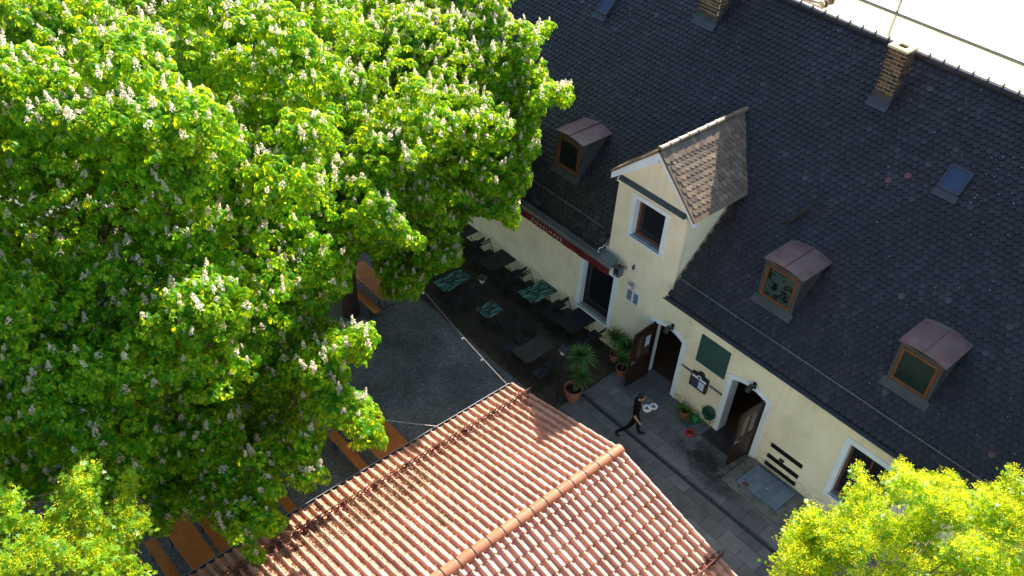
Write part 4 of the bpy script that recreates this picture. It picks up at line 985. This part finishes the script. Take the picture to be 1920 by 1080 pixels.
# chestnut: a leaf is five to seven drooping leaflets; a spray is a ring of such leaves below a candle
def chestnut_leaf(nl, seed):
    r = np.random.default_rng(seed); vs = []; fs = []
    for i in range(nl):
        a = (i-(nl-1)/2)*(1.05*math.pi*1.35/nl)*1.15; L = .155*(1-.32*abs(i-(nl-1)/2)/(nl/2))*r.uniform(.9, 1.1); d = np.array([math.cos(a), math.sin(a), 0]); s = np.array([-math.sin(a), math.cos(a), 0])
        o = len(vs); dr = r.uniform(.55, 1.05)
        for t, wd in ((.04, 0), (.5, .021), (.5, -.021), (.78, .031), (.78, -.031), (1, 0)):
            vs.append(d*L*t*(1-.18*t)+s*wd-np.array([0, 0, dr*L*t*t*.8]))
        fs += [(o, o+1, o+2), (o+1, o+3, o+4, o+2), (o+3, o+5, o+4)]
    return np.array(vs), fs
def spray(nleaf, seed):
    r = np.random.default_rng(seed); VS = []; FS = []
    for i in range(nleaf):
        v, f = chestnut_leaf(r.integers(5, 8), seed*31+i); a = 2*math.pi*(i+r.uniform(-.3, .3))/nleaf; el = r.uniform(-.35, .35)
        ca, sa = math.cos(a), math.sin(a); t = r.uniform(-.75, -.15); ct, st = math.cos(t), math.sin(t)
        v = v*r.uniform(.8, 1.15)
        v = np.stack([v[:, 0]*ct-v[:, 2]*st, v[:, 1], v[:, 0]*st+v[:, 2]*ct], 1)
        pet = r.uniform(.07, .17); v[:, 0] += pet*math.cos(el); v[:, 2] += pet*math.sin(el)-.02
        v = np.stack([v[:, 0]*ca-v[:, 1]*sa, v[:, 0]*sa+v[:, 1]*ca, v[:, 2]], 1)
        o = sum(len(x) for x in VS); VS.append(v); FS += [tuple(j+o for j in ff) for ff in f]
    return np.concatenate(VS), FS
def candle(seed, H, W, N):
    r = np.random.default_rng(seed); vs = []; fs = []
    for i in range(N):
        t = r.random()**.8; rad = W*(1-t)**.75*r.uniform(.5, 1.15)+.006; a = r.uniform(0, 6.28); c = np.array([rad*math.cos(a), rad*math.sin(a), .02+H*t]); s = r.uniform(.016, .032)
        p = r.normal(size=(4, 3)); p = p/np.linalg.norm(p, axis=1, keepdims=True)*s+c; o = len(vs); vs += list(p); fs += [(o, o+1, o+2), (o, o+3, o+1), (o+1, o+3, o+2)]
    return np.array(vs), fs
SPR = [spray(6, 3), spray(7, 5), spray(5, 8)]; CAN = [candle(1, .23, .062, 60), candle(2, .17, .07, 44), candle(3, .26, .055, 56), candle(4, .12, .085, 40)]
def merge(parts):
    V = []; L = []; S_ = []; o = 0
    for v, l, s in parts: V.append(v); L.append(l+o); S_.append(s); o += len(v)
    return np.concatenate(V), np.concatenate(L), np.concatenate(S_)
def branch_mesh(trunk, tips, r0, fork, name_parent, m, twig_n=0, keepf=.6, thin=1.):
    tips = [t_ for t_ in tips if random.random() < keepf]
    mb = MB(); t0 = Vector(trunk[0]); 
    pts = [Vector(p) for p in trunk]; n = len(pts)
    mb.tube(pts, [r0*(1.25 if i == 0 else 1-.55*i/(n-1)) for i in range(n)], 12)
    tk = mb.build('trunk', m, name_parent, smooth=True)
    lb = MB()
    for tip in tips:
        tip = Vector(tip); k = random.uniform(.35, 1.0); i = min(int(k*(n-1)), n-2); a = pts[i].lerp(pts[i+1], k*(n-1)-i)
        mid = a.lerp(tip, .5)+Vector((random.uniform(-.3, .3), random.uniform(-.3, .3), random.uniform(.1, .6)))
        q1 = a.lerp(mid, .5)+Vector((0, 0, random.uniform(-.1, .15))); q2 = mid.lerp(tip, .5)+Vector((random.uniform(-.15, .15),)*3)
        R0 = r0*random.uniform(.14, .26)*thin; lb.tube([a, q1, mid, q2, tip], [R0, R0*.8, R0*.6, R0*.35, R0*.12], 6)
    lb.build('limbs', m, name_parent, smooth=True)
    return tk
def lobes_on(c, rad, n, r_lo, r_hi, squash, rel=None):
    """lobe centres over an ellipsoid shell, spread apart by rejection"""
    c = np.array(c); rad = np.array(rad); out = []
    tries = 0
    while len(out) < n and tries < n*60:
        tries += 1
        d = unit(rng.normal(size=3)); 
        if d[2] < -.55: continue
        k = rng.uniform(*rel) if rel else rng.uniform(.72, 1.04) if rng.random() < .8 else rng.uniform(.45, .75)
        p = c+d*rad*k
        if all(np.linalg.norm(p-q[0]) > r_lo*.85 for q in out): out.append((p, rng.uniform(r_lo, r_hi), d))
    return out
def chestnut(name, lab, c, rad, nlobe, poly, trunk, spray_per, seed, dens=1., scale=1., flower=.55, guard=None, extra=None, cat='tree', grp=None):
    t = thing(name, lab, cat, trunk[0], 0, grp); off = np.array(trunk[0])
    lob = lobes_on(c, rad, nlobe, .75, 1.4, .7)
    if extra:
        for p, r in extra: lob.append((np.array(p), r, unit(np.array(p)-np.array(c))))
    pos = []; ax = []
    for p, r, d in lob:
        n = int(spray_per*r*r*dens)
        dd = unit(rng.normal(size=(n, 3))+d*.35+np.array([0, 0, .75])); rr = r*rng.uniform(.72, 1.05, n)
        q = p+dd*rr[:, None]*np.array([1, 1, .5]); a = unit(dd*.5+np.array([0, 0, 1.])+rng.normal(size=(n, 3))*.18)
        pos.append(q); ax.append(a)
        n2 = int(n*.18); dd = unit(rng.normal(size=(n2, 3))); pos.append(p+dd*r*.95*np.array([1, 1, .8])); ax.append(unit(dd*.6+np.array([0, 0, .8])))
    # inner fill so that one does not see through
    n = int(spray_per*nlobe*.5); dd = unit(rng.normal(size=(n, 3))); dd = dd[dd[:, 2] > -.5]; n = len(dd)
    pos.append(np.array(c)+dd*np.array(rad)*rng.uniform(.62, .9, n)[:, None]); ax.append(unit(dd*.4+np.array([0, 0, 1.])))
    pos = np.concatenate(pos); ax = np.concatenate(ax)
    x, y = proj(pos); keep = inpoly(x+11, y, poly) & inpoly(x-11, y, poly) & inpoly(x, y+16, poly) & inpoly(x, y-8, poly)
    if guard is not None: keep &= guard(pos)
    pos = pos[keep]; ax = ax[keep]; n = len(pos); fr = frames(ax); sc_ = rng.uniform(.85, 1.25, n)*scale
    kind = rng.integers(0, 3, n); parts = []
    for k in range(3):
        mk = kind == k; parts.append(instance(SPR[k][0], SPR[k][1], pos[mk]-off, fr[mk], sc_[mk]))
    V, L, S_ = merge(parts); fast_mesh('crown', V, L, S_, M['chestnut'], t)
    fl = rng.random(n) < flower; p2 = pos[fl]; a2 = unit(ax[fl]*.5+np.array([0, 0, 1.])+rng.normal(size=p2.shape)*.22); f2 = frames(a2); k2 = rng.integers(0, 4, len(p2)); s2 = rng.uniform(.65, 1.3, len(p2))*scale
    parts = [instance(CAN[k][0], CAN[k][1], (p2-off)[k2 == k], f2[k2 == k], s2[k2 == k]) for k in range(4)]
    V, L, S_ = merge(parts); o = fast_mesh('blossoms', V, L, S_, M['blossom'], t); o['kind'] = 'stuff'
    tips = [l[0]-off for l in lob if rng.random() < .8]
    tips = [tp for tp in tips if inpoly(*[np.atleast_1d(v) for v in proj(np.atleast_2d(tp+off))], poly)[0]]
    branch_mesh([tuple(np.array(p)-off) for p in trunk], tips, .27*scale, None, t, M['bark'], 0, .4, .8)
    print(name, 'sprays', n)
    return t
POLY_A = [(-900, -700), (640, -700), (700, -60), (722, 20), (790, 140), (832, 180), (800, 215), (760, 225), (830, 300), (795, 325), (740, 322), (748, 400), (820, 470), (770, 480), (735, 455), (690, 470), (672, 480), (660, 505), (665, 540), (640, 560), (610, 585), (640, 600), (690, 600), (716, 630), (712, 655), (690, 665), (700, 690), (650, 690), (655, 725), (700, 740), (728, 790), (722, 850), (690, 855), (650, 850), (632, 815), (615, 800), (605, 850), (625, 905), (580, 935), (535, 915), (515, 930), (540, 970), (550, 990), (515, 1000), (500, 1025), (505, 1060), (470, 1062), (425, 1020), (400, 1000), (385, 1025), (340, 985), (312, 995), (300, 1040), (250, 1060), (160, 1120), (-900, 1300)]
POLY_C = [(560, -700), (960, -400), (972, 10), (1000, 40), (1045, 30), (1050, 65), (1015, 80), (1022, 105), (1040, 150), (1080, 148), (1082, 180), (1070, 208), (1020, 205), (1016, 230), (1022, 280), (1000, 300), (1006, 350), (978, 365), (985, 400), (962, 440), (935, 418), (880, 412), (868, 450), (876, 480), (868, 505), (815, 520), (790, 545), (798, 578), (760, 578), (742, 560), (738, 580), (712, 582), (716, 540), (695, 505), (690, 470), (640, 440), (600, 300)]
def guard_roof(p): return ~((p[:, 1] > -.75) & (p[:, 2] < EZ+S*(p[:, 1]-EY)+.35))
def guard_pav(p): return ~((p[:, 0] > px0-.5) & (p[:, 2] < 3.4))
chestnut('chestnut_tree', 'largest blossoming chestnut tree, filling the left of the picture beside the red tile roof', (-19, -11.6, 5.9), (5.9, 6.2, 6.0), 118, POLY_A,
    [(-17.6, -11.4, 0), (-17.7, -11.4, 2.2), (-17.9, -11.5, 4.2), (-18.3, -11.5, 6.4), (-18.6, -11.5, 8.6)], 74, 1, guard=guard_pav, grp=None, scale=.92, flower=.3,
    extra=[((-13.6, -8.6, 5.6), .9), ((-13.9, -9.4, 4.2), .9), ((-13.9, -10.3, 3.6), .9), ((-13.7, -9.6, 5.4), .8), ((-14.2, -11.4, 3.2), .9), ((-13.9, -12.4, 3.3), .8), ((-14.4, -13.3, 3.6), .9), ((-14.0, -8.9, 6.8), .9), ((-14.6, -7.6, 7.6), .8), ((-15.4, -7.0, 7.2), .8), ((-16.4, -6.6, 8.3), .9), ((-15.2, -8, 5.6), .9), ((-12.81, -9.95, 6.47), .62), ((-12.68, -9.48, 6.62), .62), ((-12.87, -10.61, 6.18), .62), ((-12.36, -10.43, 5.82), .62), ((-11.45, -10.39, 5.4), .62), ((-11.25, -10.68, 5.11), .62), ((-12.29, -10.76, 5.6), .62), ((-12.11, -11.71, 5.06), .62), ((-11.65, -11.63, 4.74), .62), ((-11.75, -12.24, 4.6), .62), ((-12.44, -12.33, 4.7), .62), ((-11.73, -13.04, 4.2), .62), ((-11.63, -12.73, 4.22), .62), ((-11.48, -13.46, 3.92), .62), ((-12.38, -13.31, 4.1), .62), ((-13.15, -13.66, 3.97), .62), ((-13.05, -13.04, 4.31), .62), ((-13.77, -13.75, 3.79), .62), ((-14.37, -14.12, 4.22), .62), ((-13.56, -14.28, 3.51), .62), ((-14.65, -14.7, 3.68), .62), ((-15.8, -14.72, 4.05), .62), ((-15.45, -5.94, 10.09), .62), ((-14.4, -6.58, 9.0), .62), ((-13.72, -7.4, 7.5), .62), ((-14.57, -7.97, 8.0), .62), ((-16.59, -15.65, 4.7), .62), ((-17.28, -15.65, 5.46), .62), ((-16.5, -15.5, 3.4), 1), ((-17.6, -16.2, 3.6), 1.1), ((-15.6, -14.6, 3.2), .9), ((-16.6, -14, 2.8), 1), ((-18.8, -16, 3.2), 1.1), ((-15, -13.8, 3.1), .8), ((-18, -15, 2.8), 1), ((-19.5, -17, 4.2), 1.2), ((-15.0, -12.6, 2.9), .8), ((-20.5, -16.5, 4.5), 1.2)])
POLY_B = [(-900, -900), (760, -900), (700, 20), (640, 140), (560, 260), (200, 360), (-900, 420)]
chestnut('chestnut_tree', 'chestnut tree farthest back at the top left edge of the picture', (-27, -7.5, 7.0), (6, 6.5, 5.0), 90, POLY_B,
    [(-27, -8, 0), (-27, -8, 2.5), (-27, -7.8, 5), (-27, -7.6, 8)], 46, 3, guard=guard_roof, scale=1.1, flower=.42)
chestnut('chestnut_tree', 'chestnut tree with smaller looking dense blossoms reaching over the dark roof and the terrace', (-19.4, -4.2, 5.6), (4.6, 4.9, 4.4), 84, POLY_C,
    [(-19.75, -5.55, 0), (-19.8, -5.5, 1.6), (-19.7, -5.2, 3.2), (-19.6, -4.9, 5), (-19.5, -4.6, 7)], 72, 2, guard=guard_roof, scale=.84, flower=.42,
    extra=[((-15.7, -1.2, 8.2), .8), ((-22.45, -1.65, 8.66), .85), ((-22.74, -2.24, 8.44), .85), ((-22.19, -1.03, 9.04), .85), ((-18.6, -1.45, 8.34), .85), ((-18.08, -1.11, 8.46), .85), ((-23.74, -1.53, 8.78), .85), ((-19.59, -1.45, 8.76), .85), ((-17.2, -1.2, 7.6), .85), ((-17.6, -1.9, 7.0), .85), ((-20.2, -0.17, 9.21), .72), ((-19.32, 0.02, 9.24), .72), ((-21.15, -0.42, 9.26), .72), ((-21.12, -1.44, 9.01), .72), ((-18.76, -0.45, 8.83), .72), ((-19.46, -0.76, 8.8), .72), ((-17.71, 0.03, 9.11), .72), ((-16.1, -0.64, 8.1), .72), ((-17.06, -0.77, 8.13), .72), ((-16.44, -1.47, 7.45), .72), ((-15.7, -2.07, 6.83), .72), ((-15.58, -2.52, 6.2), .72), ((-15.13, -3.27, 5.68), .72), ((-15.98, -3.5, 5.66), .72), ((-16.11, -4.33, 5.03), .72), ((-15.61, -5.09, 4.57), .72), ((-15.92, -5.95, 4.23), .72), ((-15.65, -6.33, 3.85), .72), ((-16.3, -.9, 8.0), .9), ((-16.6, -1.2, 7.2), .8), ((-16.1, -1.6, 6.3), .8), ((-16.3, -2.0, 5.4), .8), ((-16.3, -2.6, 4.8), .8), ((-17.2, .0, 9.2), .9), ((-18.0, .6, 9.6), 1), ((-16.6, -.4, 9.1), .8), ((-15.9, -3.4, 4.6), .7), ((-16.8, -4.6, 4.0), .8), ((-17.3, -5.4, 3.8), .7)])

# maples with small five pointed leaves and yellow flower tufts
def maple_leaf():
    vs = [(0, 0, 0)]
    for i in range(11):
        a = -2.3+4.6*i/10; r = (1 if i in (5,) else .9 if i in (3, 7) else .62 if i in (1, 9) else .45)*.055; vs.append((r*math.cos(a)+.01, r*math.sin(a), -.25*r*abs(a)/2))
    return np.array(vs), [tuple(range(12))]
ML = maple_leaf()
def tuft():
    vs = []; fs = []; r = np.random.default_rng(5)
    for i in range(16):
        c = r.normal(size=3)*np.array([.028, .028, .014])+np.array([0, 0, .012]); p = unit(r.normal(size=(3, 3)))*.018+c; o = len(vs); vs += list(p); fs.append((o, o+1, o+2))
    return np.array(vs), fs
TF = tuft()
def maple(lab, c, rad, nlobe, poly, trunk, per, lr, fl, guard=None, extra=None, leafm='maple', sc=1., rel=None):
    t = thing('maple_tree', lab, 'tree', trunk[0]); off = np.array(trunk[0])
    lob = lobes_on(c, rad, nlobe, lr[0], lr[1], .7, rel)
    if extra:
        for p, r in extra: lob.append((np.array(p), r, unit(np.array(p)-np.array(c))))
    P = []; A = []
    for p, r, d in lob:
        n = int(per*r*r); dd = unit(rng.normal(size=(n, 3))+d*.4+np.array([0, 0, .6])); P.append(p+dd*(r*rng.uniform(.55, 1.05, n))[:, None]*np.array([1, 1, .75])); A.append(unit(dd*.5+np.array([0, 0, 1.])))
    P = np.concatenate(P); A = np.concatenate(A); x, y = proj(P); k = inpoly(x+9, y, poly) & inpoly(x-9, y, poly) & inpoly(x, y-13, poly)
    if guard is not None: k &= guard(P)
    P = P[k]; A = A[k]; n = len(P)
    m = 9; q = np.repeat(P, m, 0)+rng.normal(size=(n*m, 3))*np.array([.085, .085, .055])-np.array([0, 0, .05]); a = unit(np.repeat(A, m, 0)+rng.normal(size=(n*m, 3))*.55)
    V, L, S_ = instance(ML[0], ML[1], q-off, frames(a), rng.uniform(.7, 1.25, n*m)*sc); fast_mesh('crown', V, L, S_, M[leafm], t)
    m = fl; q = np.repeat(P, m, 0)+rng.normal(size=(n*m, 3))*np.array([.07, .07, .03])+np.array([0, 0, .05]); V, L, S_ = instance(TF[0], TF[1], q-off, frames(unit(np.repeat(A, m, 0))), rng.uniform(.8, 1.4, n*m))
    o = fast_mesh('flowers', V, L, S_, M['maple_flower'], t); o['kind'] = 'stuff'
    tips = [l[0]-off for l in lob if inpoly(*[np.atleast_1d(v) for v in proj(np.atleast_2d(l[0]))], poly)[0]]
    branch_mesh([tuple(np.array(p)-off) for p in trunk], tips, .13, None, t, M['twig'], 0, .3, .7)
    print('maple', n)
POLY_D = [(-300, 850), (-20, 855), (10, 905), (45, 925), (62, 962), (100, 950), (112, 895), (140, 880), (146, 850), (182, 852), (188, 900), (190, 945), (212, 950), (222, 905), (240, 872), (258, 876), (250, 915), (262, 950), (282, 968), (272, 1002), (245, 1025), (250, 1045), (292, 1062), (290, 1110), (200, 1300), (-300, 1300)]
maple('yellow flowering maple at the bottom left corner in front of the big chestnut', (-13.9, -16.9, 4.3), (2.2, 2.5, 2.9), 90, POLY_D, [(-14, -17, 0), (-14, -17, 2), (-13.95, -16.95, 3.5), (-13.9, -16.9, 5.5)], 125, (.3, .55), 2, sc=1.45, rel=(.6, 1.05),
    extra=[((-12.43, -15.68, 6.94), .42), ((-12.17, -15.8, 6.69), .42), ((-11.98, -16.06, 6.49), .42), ((-11.87, -15.84, 6.43), .42), ((-12.26, -15.07, 6.48), .42), ((-12.01, -15.23, 6.24), .42), ((-11.5, -15.4, 6.05), .42), ((-11.49, -15.73, 6.12), .42), ((-12.09, -16.28, 6.57), .42), ((-12.06, -16.86, 6.49), .42), ((-12.43, -16.99, 6.81), .42), ((-12.81, -16.84, 7.18), .42), ((-11.39, -16.82, 6.59), .42), ((-11.01, -16.23, 6.33), .42), ((-10.78, -15.77, 5.83), .42), ((-11.48, -17.29, 6.64), .42), ((-12.9, -15.75, 6.5), .35), ((-12.9, -15.8, 6.0), .45), ((-13.2, -15.9, 5.5), .5), ((-12.3, -15.4, 5.4), .45), ((-12.4, -15.3, 6.2), .25), ((-12.4, -15.3, 5.8), .25), ((-12.2, -15.6, 4.9), .45), ((-13.6, -16.6, 6.6), .5), ((-14, -17, 6.6), .5), ((-13.2, -16.6, 5.5), .5), ((-12.5, -16.2, 4.8), .5)])
POLY_E = [(1442, 1300), (1440, 1040), (1462, 1030), (1465, 1000), (1482, 985), (1500, 960), (1525, 935), (1535, 938), (1540, 962), (1565, 955), (1590, 935), (1600, 935), (1580, 930), (1595, 915), (1597, 868), (1612, 864), (1626, 890), (1640, 908), (1672, 880), (1682, 850), (1695, 855), (1702, 880), (1725, 885), (1735, 878), (1750, 890), (1785, 876), (1798, 895), (1815, 902), (1818, 925), (1845, 903), (1875, 900), (1890, 860), (1925, 845), (2300, 700), (2300, 1300)]
maple('bright yellow green flowering maple covering the bottom right corner', (-2.2, -4.7, 4.9), (2.7, 2.9, 3.1), 190, POLY_E, [(-1.4, -4.6, 0), (-1.5, -4.6, 1.5), (-1.8, -4.7, 3), (-2.2, -4.8, 5)], 125, (.26, .46), 5, sc=1.15, rel=(.66, 1.08),
    extra=[((-3.59, -6.64, 6.33), .42), ((-3.64, -6.14, 6.48), .42), ((-3.62, -5.8, 6.63), .42), ((-3.26, -6.06, 6.59), .42), ((-3.32, -7.03, 6.35), .42), ((-3.18, -6.53, 6.45), .42), ((-3.09, -5.76, 6.67), .42), ((-3.07, -5.31, 6.79), .42), ((-2.84, -6.26, 6.59), .42), ((-2.63, -5.84, 6.77), .42), ((-2.59, -5.3, 6.97), .42), ((-3.45, -4.8, 6.93), .42), ((-1.97, -5.85, 7.05), .42), ((-1.9, -4.58, 7.4), .42), ((-2.07, -5.19, 7.12), .42), ((-1.14, -5.2, 7.56), .42), ((-1.14, -4.49, 7.84), .42), ((-3.9, -4.3, 6.2), .4), ((-4.0, -5.0, 5.9), .4), ((-3.7, -3.9, 6.5), .35), ((-3.5, -3.9, 6.8), .3), ((-3.4, -3.6, 6.3), .4), ((-4.1, -5.6, 5.6), .4), ((-3, -3.6, 6.6), .4), ((-2.4, -3.5, 7.2), .4), ((-1.6, -3.6, 7.6), .5), ((-1.1, -3.7, 7.9), .5)])

# ---------------------------------------------------------------- waiter
G = Vector((-10.19, -1.93, .008)); HD = Vector((.70, .714, 0)); LF = Vector((-.714, .70, 0)); UPV = Vector((0, 0, 1))
def J(f, l, z): return HD*f+LF*l+UPV*z
per_ = thing('person', 'waiter in black shirt and trousers striding towards the right door, carrying plates', 'person', G)
nodes = {}; edges = []; rads = {}
def nd(n, p, r): nodes[n] = (p, r)
def ch(*ns): edges.extend(zip(ns, ns[1:]))
nd('pelvis', J(-.28, 0, .90), (.135, .105)); nd('waist', J(-.30, 0, 1.05), (.125, .095)); nd('chest', J(-.30, 0, 1.25), (.155, .115)); nd('upper', J(-.31, 0, 1.40), (.12, .085)); nd('neck', J(-.28, 0, 1.48), (.05, .05)); nd('neck2', J(-.255, 0, 1.54), (.052, .052))
nd('skull', J(-.24, 0, 1.63), (.078, .085)); nd('crown', J(-.25, 0, 1.70), (.06, .066))
ch('pelvis', 'waist', 'chest', 'upper', 'neck', 'neck2', 'skull', 'crown')
for sd_, s in (('L', 1), ('R', -1)):
    nd('sh'+sd_, J(-.31, s*.18, 1.39), (.06, .06)); ch('upper', 'sh'+sd_); nd('hip'+sd_, J(-.28, s*.09, .84), (.095, .095)); ch('pelvis', 'hip'+sd_)
# legs: left leg forward and straight, right leg trailing with lifted heel
nd('kneeL', J(-.14, .09, .47), (.062, .062)); nd('calfL', J(-.14, .09, .33), (.058, .058)); nd('ankL', J(-.10, .085, .10), (.042, .042)); nd('ballL', J(.03, .085, .045), (.04, .036)); nd('toeL', J(.11, .085, .035), (.032, .026)); ch('hipL', 'kneeL', 'calfL', 'ankL', 'ballL', 'toeL')
nd('kneeR', J(-.46, -.09, .46), (.062, .062)); nd('calfR', J(-.58, -.09, .35), (.058, .058)); nd('ankR', J(-.78, -.085, .19), (.042, .042)); nd('ballR', J(-.70, -.085, .07), (.038, .036)); nd('toeR', J(-.63, -.085, .04), (.03, .026)); ch('hipR', 'kneeR', 'calfR', 'ankR', 'ballR', 'toeR')
# right arm hangs slightly forward, left forearm held out with plates
nd('elR', J(-.37, -.27, 1.10), (.042, .042)); nd('wrR', J(-.22, -.27, .88), (.028, .028)); nd('haR', J(-.18, -.265, .81), (.036, .022)); ch('shR', 'elR', 'wrR', 'haR')
nd('elL', J(-.26, .22, 1.13), (.042, .042)); nd('wrL', J(-.03, .10, 1.12), (.028, .028)); nd('haL', J(.05, .06, 1.115), (.034, .024)); ch('shL', 'elL', 'wrL', 'haL')
def skinned(nodes, edges, root, name, sub=2):
    me = bpy.data.meshes.new(name); ks = list(nodes); ix = {k: i for i, k in enumerate(ks)}
    me.from_pydata([nodes[k][0] for k in ks], [(ix[a], ix[b]) for a, b in edges], []); o = bpy.data.objects.new(name, me); COL.objects.link(o)
    o.modifiers.new('skin', 'SKIN'); bm = bmesh.new(); bm.from_mesh(me); ly = bm.verts.layers.skin.verify(); bm.verts.ensure_lookup_table()
    for k in ks: v = bm.verts[ix[k]]; v[ly].radius = nodes[k][1]; v[ly].use_root = k == root
    bm.to_mesh(me); bm.free(); s = o.modifiers.new('sub', 'SUBSURF'); s.levels = sub; s.render_levels = sub
    bpy.context.view_layer.update(); r = bpy.data.meshes.new_from_object(o.evaluated_get(bpy.context.evaluated_depsgraph_get())); bpy.data.objects.remove(o); r.name = name; return r
# fingers rooted inside the palms
for s, base, dirv, side, curl in (('R', J(-.165, -.262, .785), (HD*.35-UPV*.93), HD*.9+LF*.2, HD*-.0+LF*.5), ('L', J(.075, .05, 1.11), (HD*.9-LF*.4), LF*.5+HD*.3, UPV*.5)):
    dirv = dirv.normalized(); side = side.normalized()
    for i, L in enumerate((.072, .082, .076, .06)):
        b = base+side*(.018*(1.5-i)); p = [b, b+dirv*L*.45+curl*.008, b+dirv*L*.8+curl*.026, b+dirv*L*.95+curl*.045]
        for k, q in enumerate(p): nd(f'f{s}{i}{k}', q, (.0095-.0008*k,)*2)
        edges.append(('ha'+s, f'f{s}{i}0')); ch(*[f'f{s}{i}{k}' for k in range(4)])
    b = base-dirv*.035+side*.028; p = [b, b+side*.028+dirv*.012+curl*.01, b+side*.034+dirv*.04+curl*.02]
    for k, q in enumerate(p): nd(f't{s}{k}', q, (.011-.001*k,)*2)
    edges.append(('ha'+s, f't{s}0')); ch(*[f't{s}{k}' for k in range(3)])
me = skinned(nodes, edges, 'pelvis', 'body', 2)
for m_ in ('cloth_black', 'skin', 'shoe'): me.materials.append(M[m_])
for p in me.polygons:
    p.use_smooth = True; c = p.center; z = c.z; f = c.dot(HD); l = c.dot(LF); mi = 0
    if z > 1.505: mi = 1
    elif l < -.215 and z < 1.16: mi = 1
    elif f > -.19 and z > 1.0 and z < 1.2 and l > .0: mi = 1
    elif z < .085 and f > -.16 or (f < -.60 and z < .2): mi = 2
    p.material_index = mi
bo = bpy.data.objects.new('body', me); COL.objects.link(bo); bo.parent = per_
# face, ears, hair
hc = J(-.235, 0, 1.625)
m = MB()
def blob(mb, c, rx, ry, rz_, n=14, hd=HD):
    lf = Vector((-hd.y, hd.x, 0)); vs = []; fs = []
    for i in range(1, n//2):
        th = math.pi*i/(n//2)
        for k in range(n):
            a = 2*math.pi*k/n; vs.append(c+hd*rx*math.sin(th)*math.cos(a)+lf*ry*math.sin(th)*math.sin(a)+UPV*rz_*math.cos(th))
    r = n//2-1; vs += [c+UPV*rz_, c-UPV*rz_]; a, b = len(vs)-2, len(vs)-1
    fs += [(i*n+k, (i+1)*n+k, (i+1)*n+(k+1) % n, i*n+(k+1) % n) for i in range(r-1) for k in range(n)]
    fs += [(a, k, (k+1) % n) for k in range(n)]+[((r-1)*n+k, b, (r-1)*n+(k+1) % n) for k in range(n)]
    mb.add(vs, fs)
m = MB(); blob(m, hc+HD*.010-UPV*.012, .088, .070, .112, 18); blob(m, hc+HD*.098-UPV*.012, .020, .012, .022, 10)
for s in (-1, 1): blob(m, hc+LF*.072*s-HD*.005-UPV*.005, .018, .009, .03, 10)
blob(m, hc+HD*.062-UPV*.085, .032, .032, .028, 12)
m.build('head', M['skin'], per_, smooth=True)
m = MB()
for s in (-1, 1): blob(m, hc+HD*.088+LF*.030*s+UPV*.012, .009, .011, .007, 10)
m.build('eyes', M['metal_dark'], per_, smooth=True)
m = MB(); blob(m, hc+HD*.089-UPV*.055, .010, .022, .006, 10); m.build('mouth', mat('lip', (.35, .13, .11), .6, .05, 9, .2), per_, smooth=True)
m = MB(); blob(m, hc-HD*.016+UPV*.030, .094, .083, .096, 20)
for i in range(60):
    a = random.uniform(0, 6.28); th = random.uniform(0, 1.3); d = HD*math.sin(th)*math.cos(a)+LF*math.sin(th)*math.sin(a)+UPV*math.cos(th)
    blob(m, hc-HD*.016+UPV*.03+Vector(d)*.088, .022, .020, .016, 6)
m.v = [tuple(Vector(v)) for v in m.v]; m.build('hair', M['hair'], per_, smooth=True)
m = MB()
for p0, p1 in ((J(-.82, -.085, .20), J(-.74, -.085, .055)), (J(-.14, .085, .015), J(.12, .085, .012))): m.bar(p0, p1, .066, .014, up=LF.cross((Vector(p1)-Vector(p0)).normalized()))
m.build('shoe_soles', M['sole'], per_)
for i, (f, l, z, lab) in enumerate(((.0, .0, 1.17, 'white plate of food held closest to the waiter body'), (.20, .12, 1.135, 'white plate of food held out in front of the waiter'))):
    c = G+J(f-.02, l, z); o = thing('plate', lab, 'plate', c, 0, 'plates carried by the waiter')
    o.rotation_euler = (R(12), R(-6 if i else 8), 0)
    m = MB(); m.lathe((0, 0, 0), [(.001, 0), (.075, 0), (.125, .022), (.127, .028), (.076, .008), (.001, .008)], 28); m.build('dish', M['plate'], o, smooth=True)
    m = MB(); blob(m, Vector((.02, .01, .022)), .05, .035, .022, 10); blob(m, Vector((-.03, -.03, .018)), .03, .03, .016, 8); m.build('food', M['food'], o, smooth=True)
    m = MB(); blob(m, Vector((-.03, .035, .02)), .03, .028, .02, 8); m.build('salad', M['salad'], o, smooth=True)
bpy.context.view_layer.update()
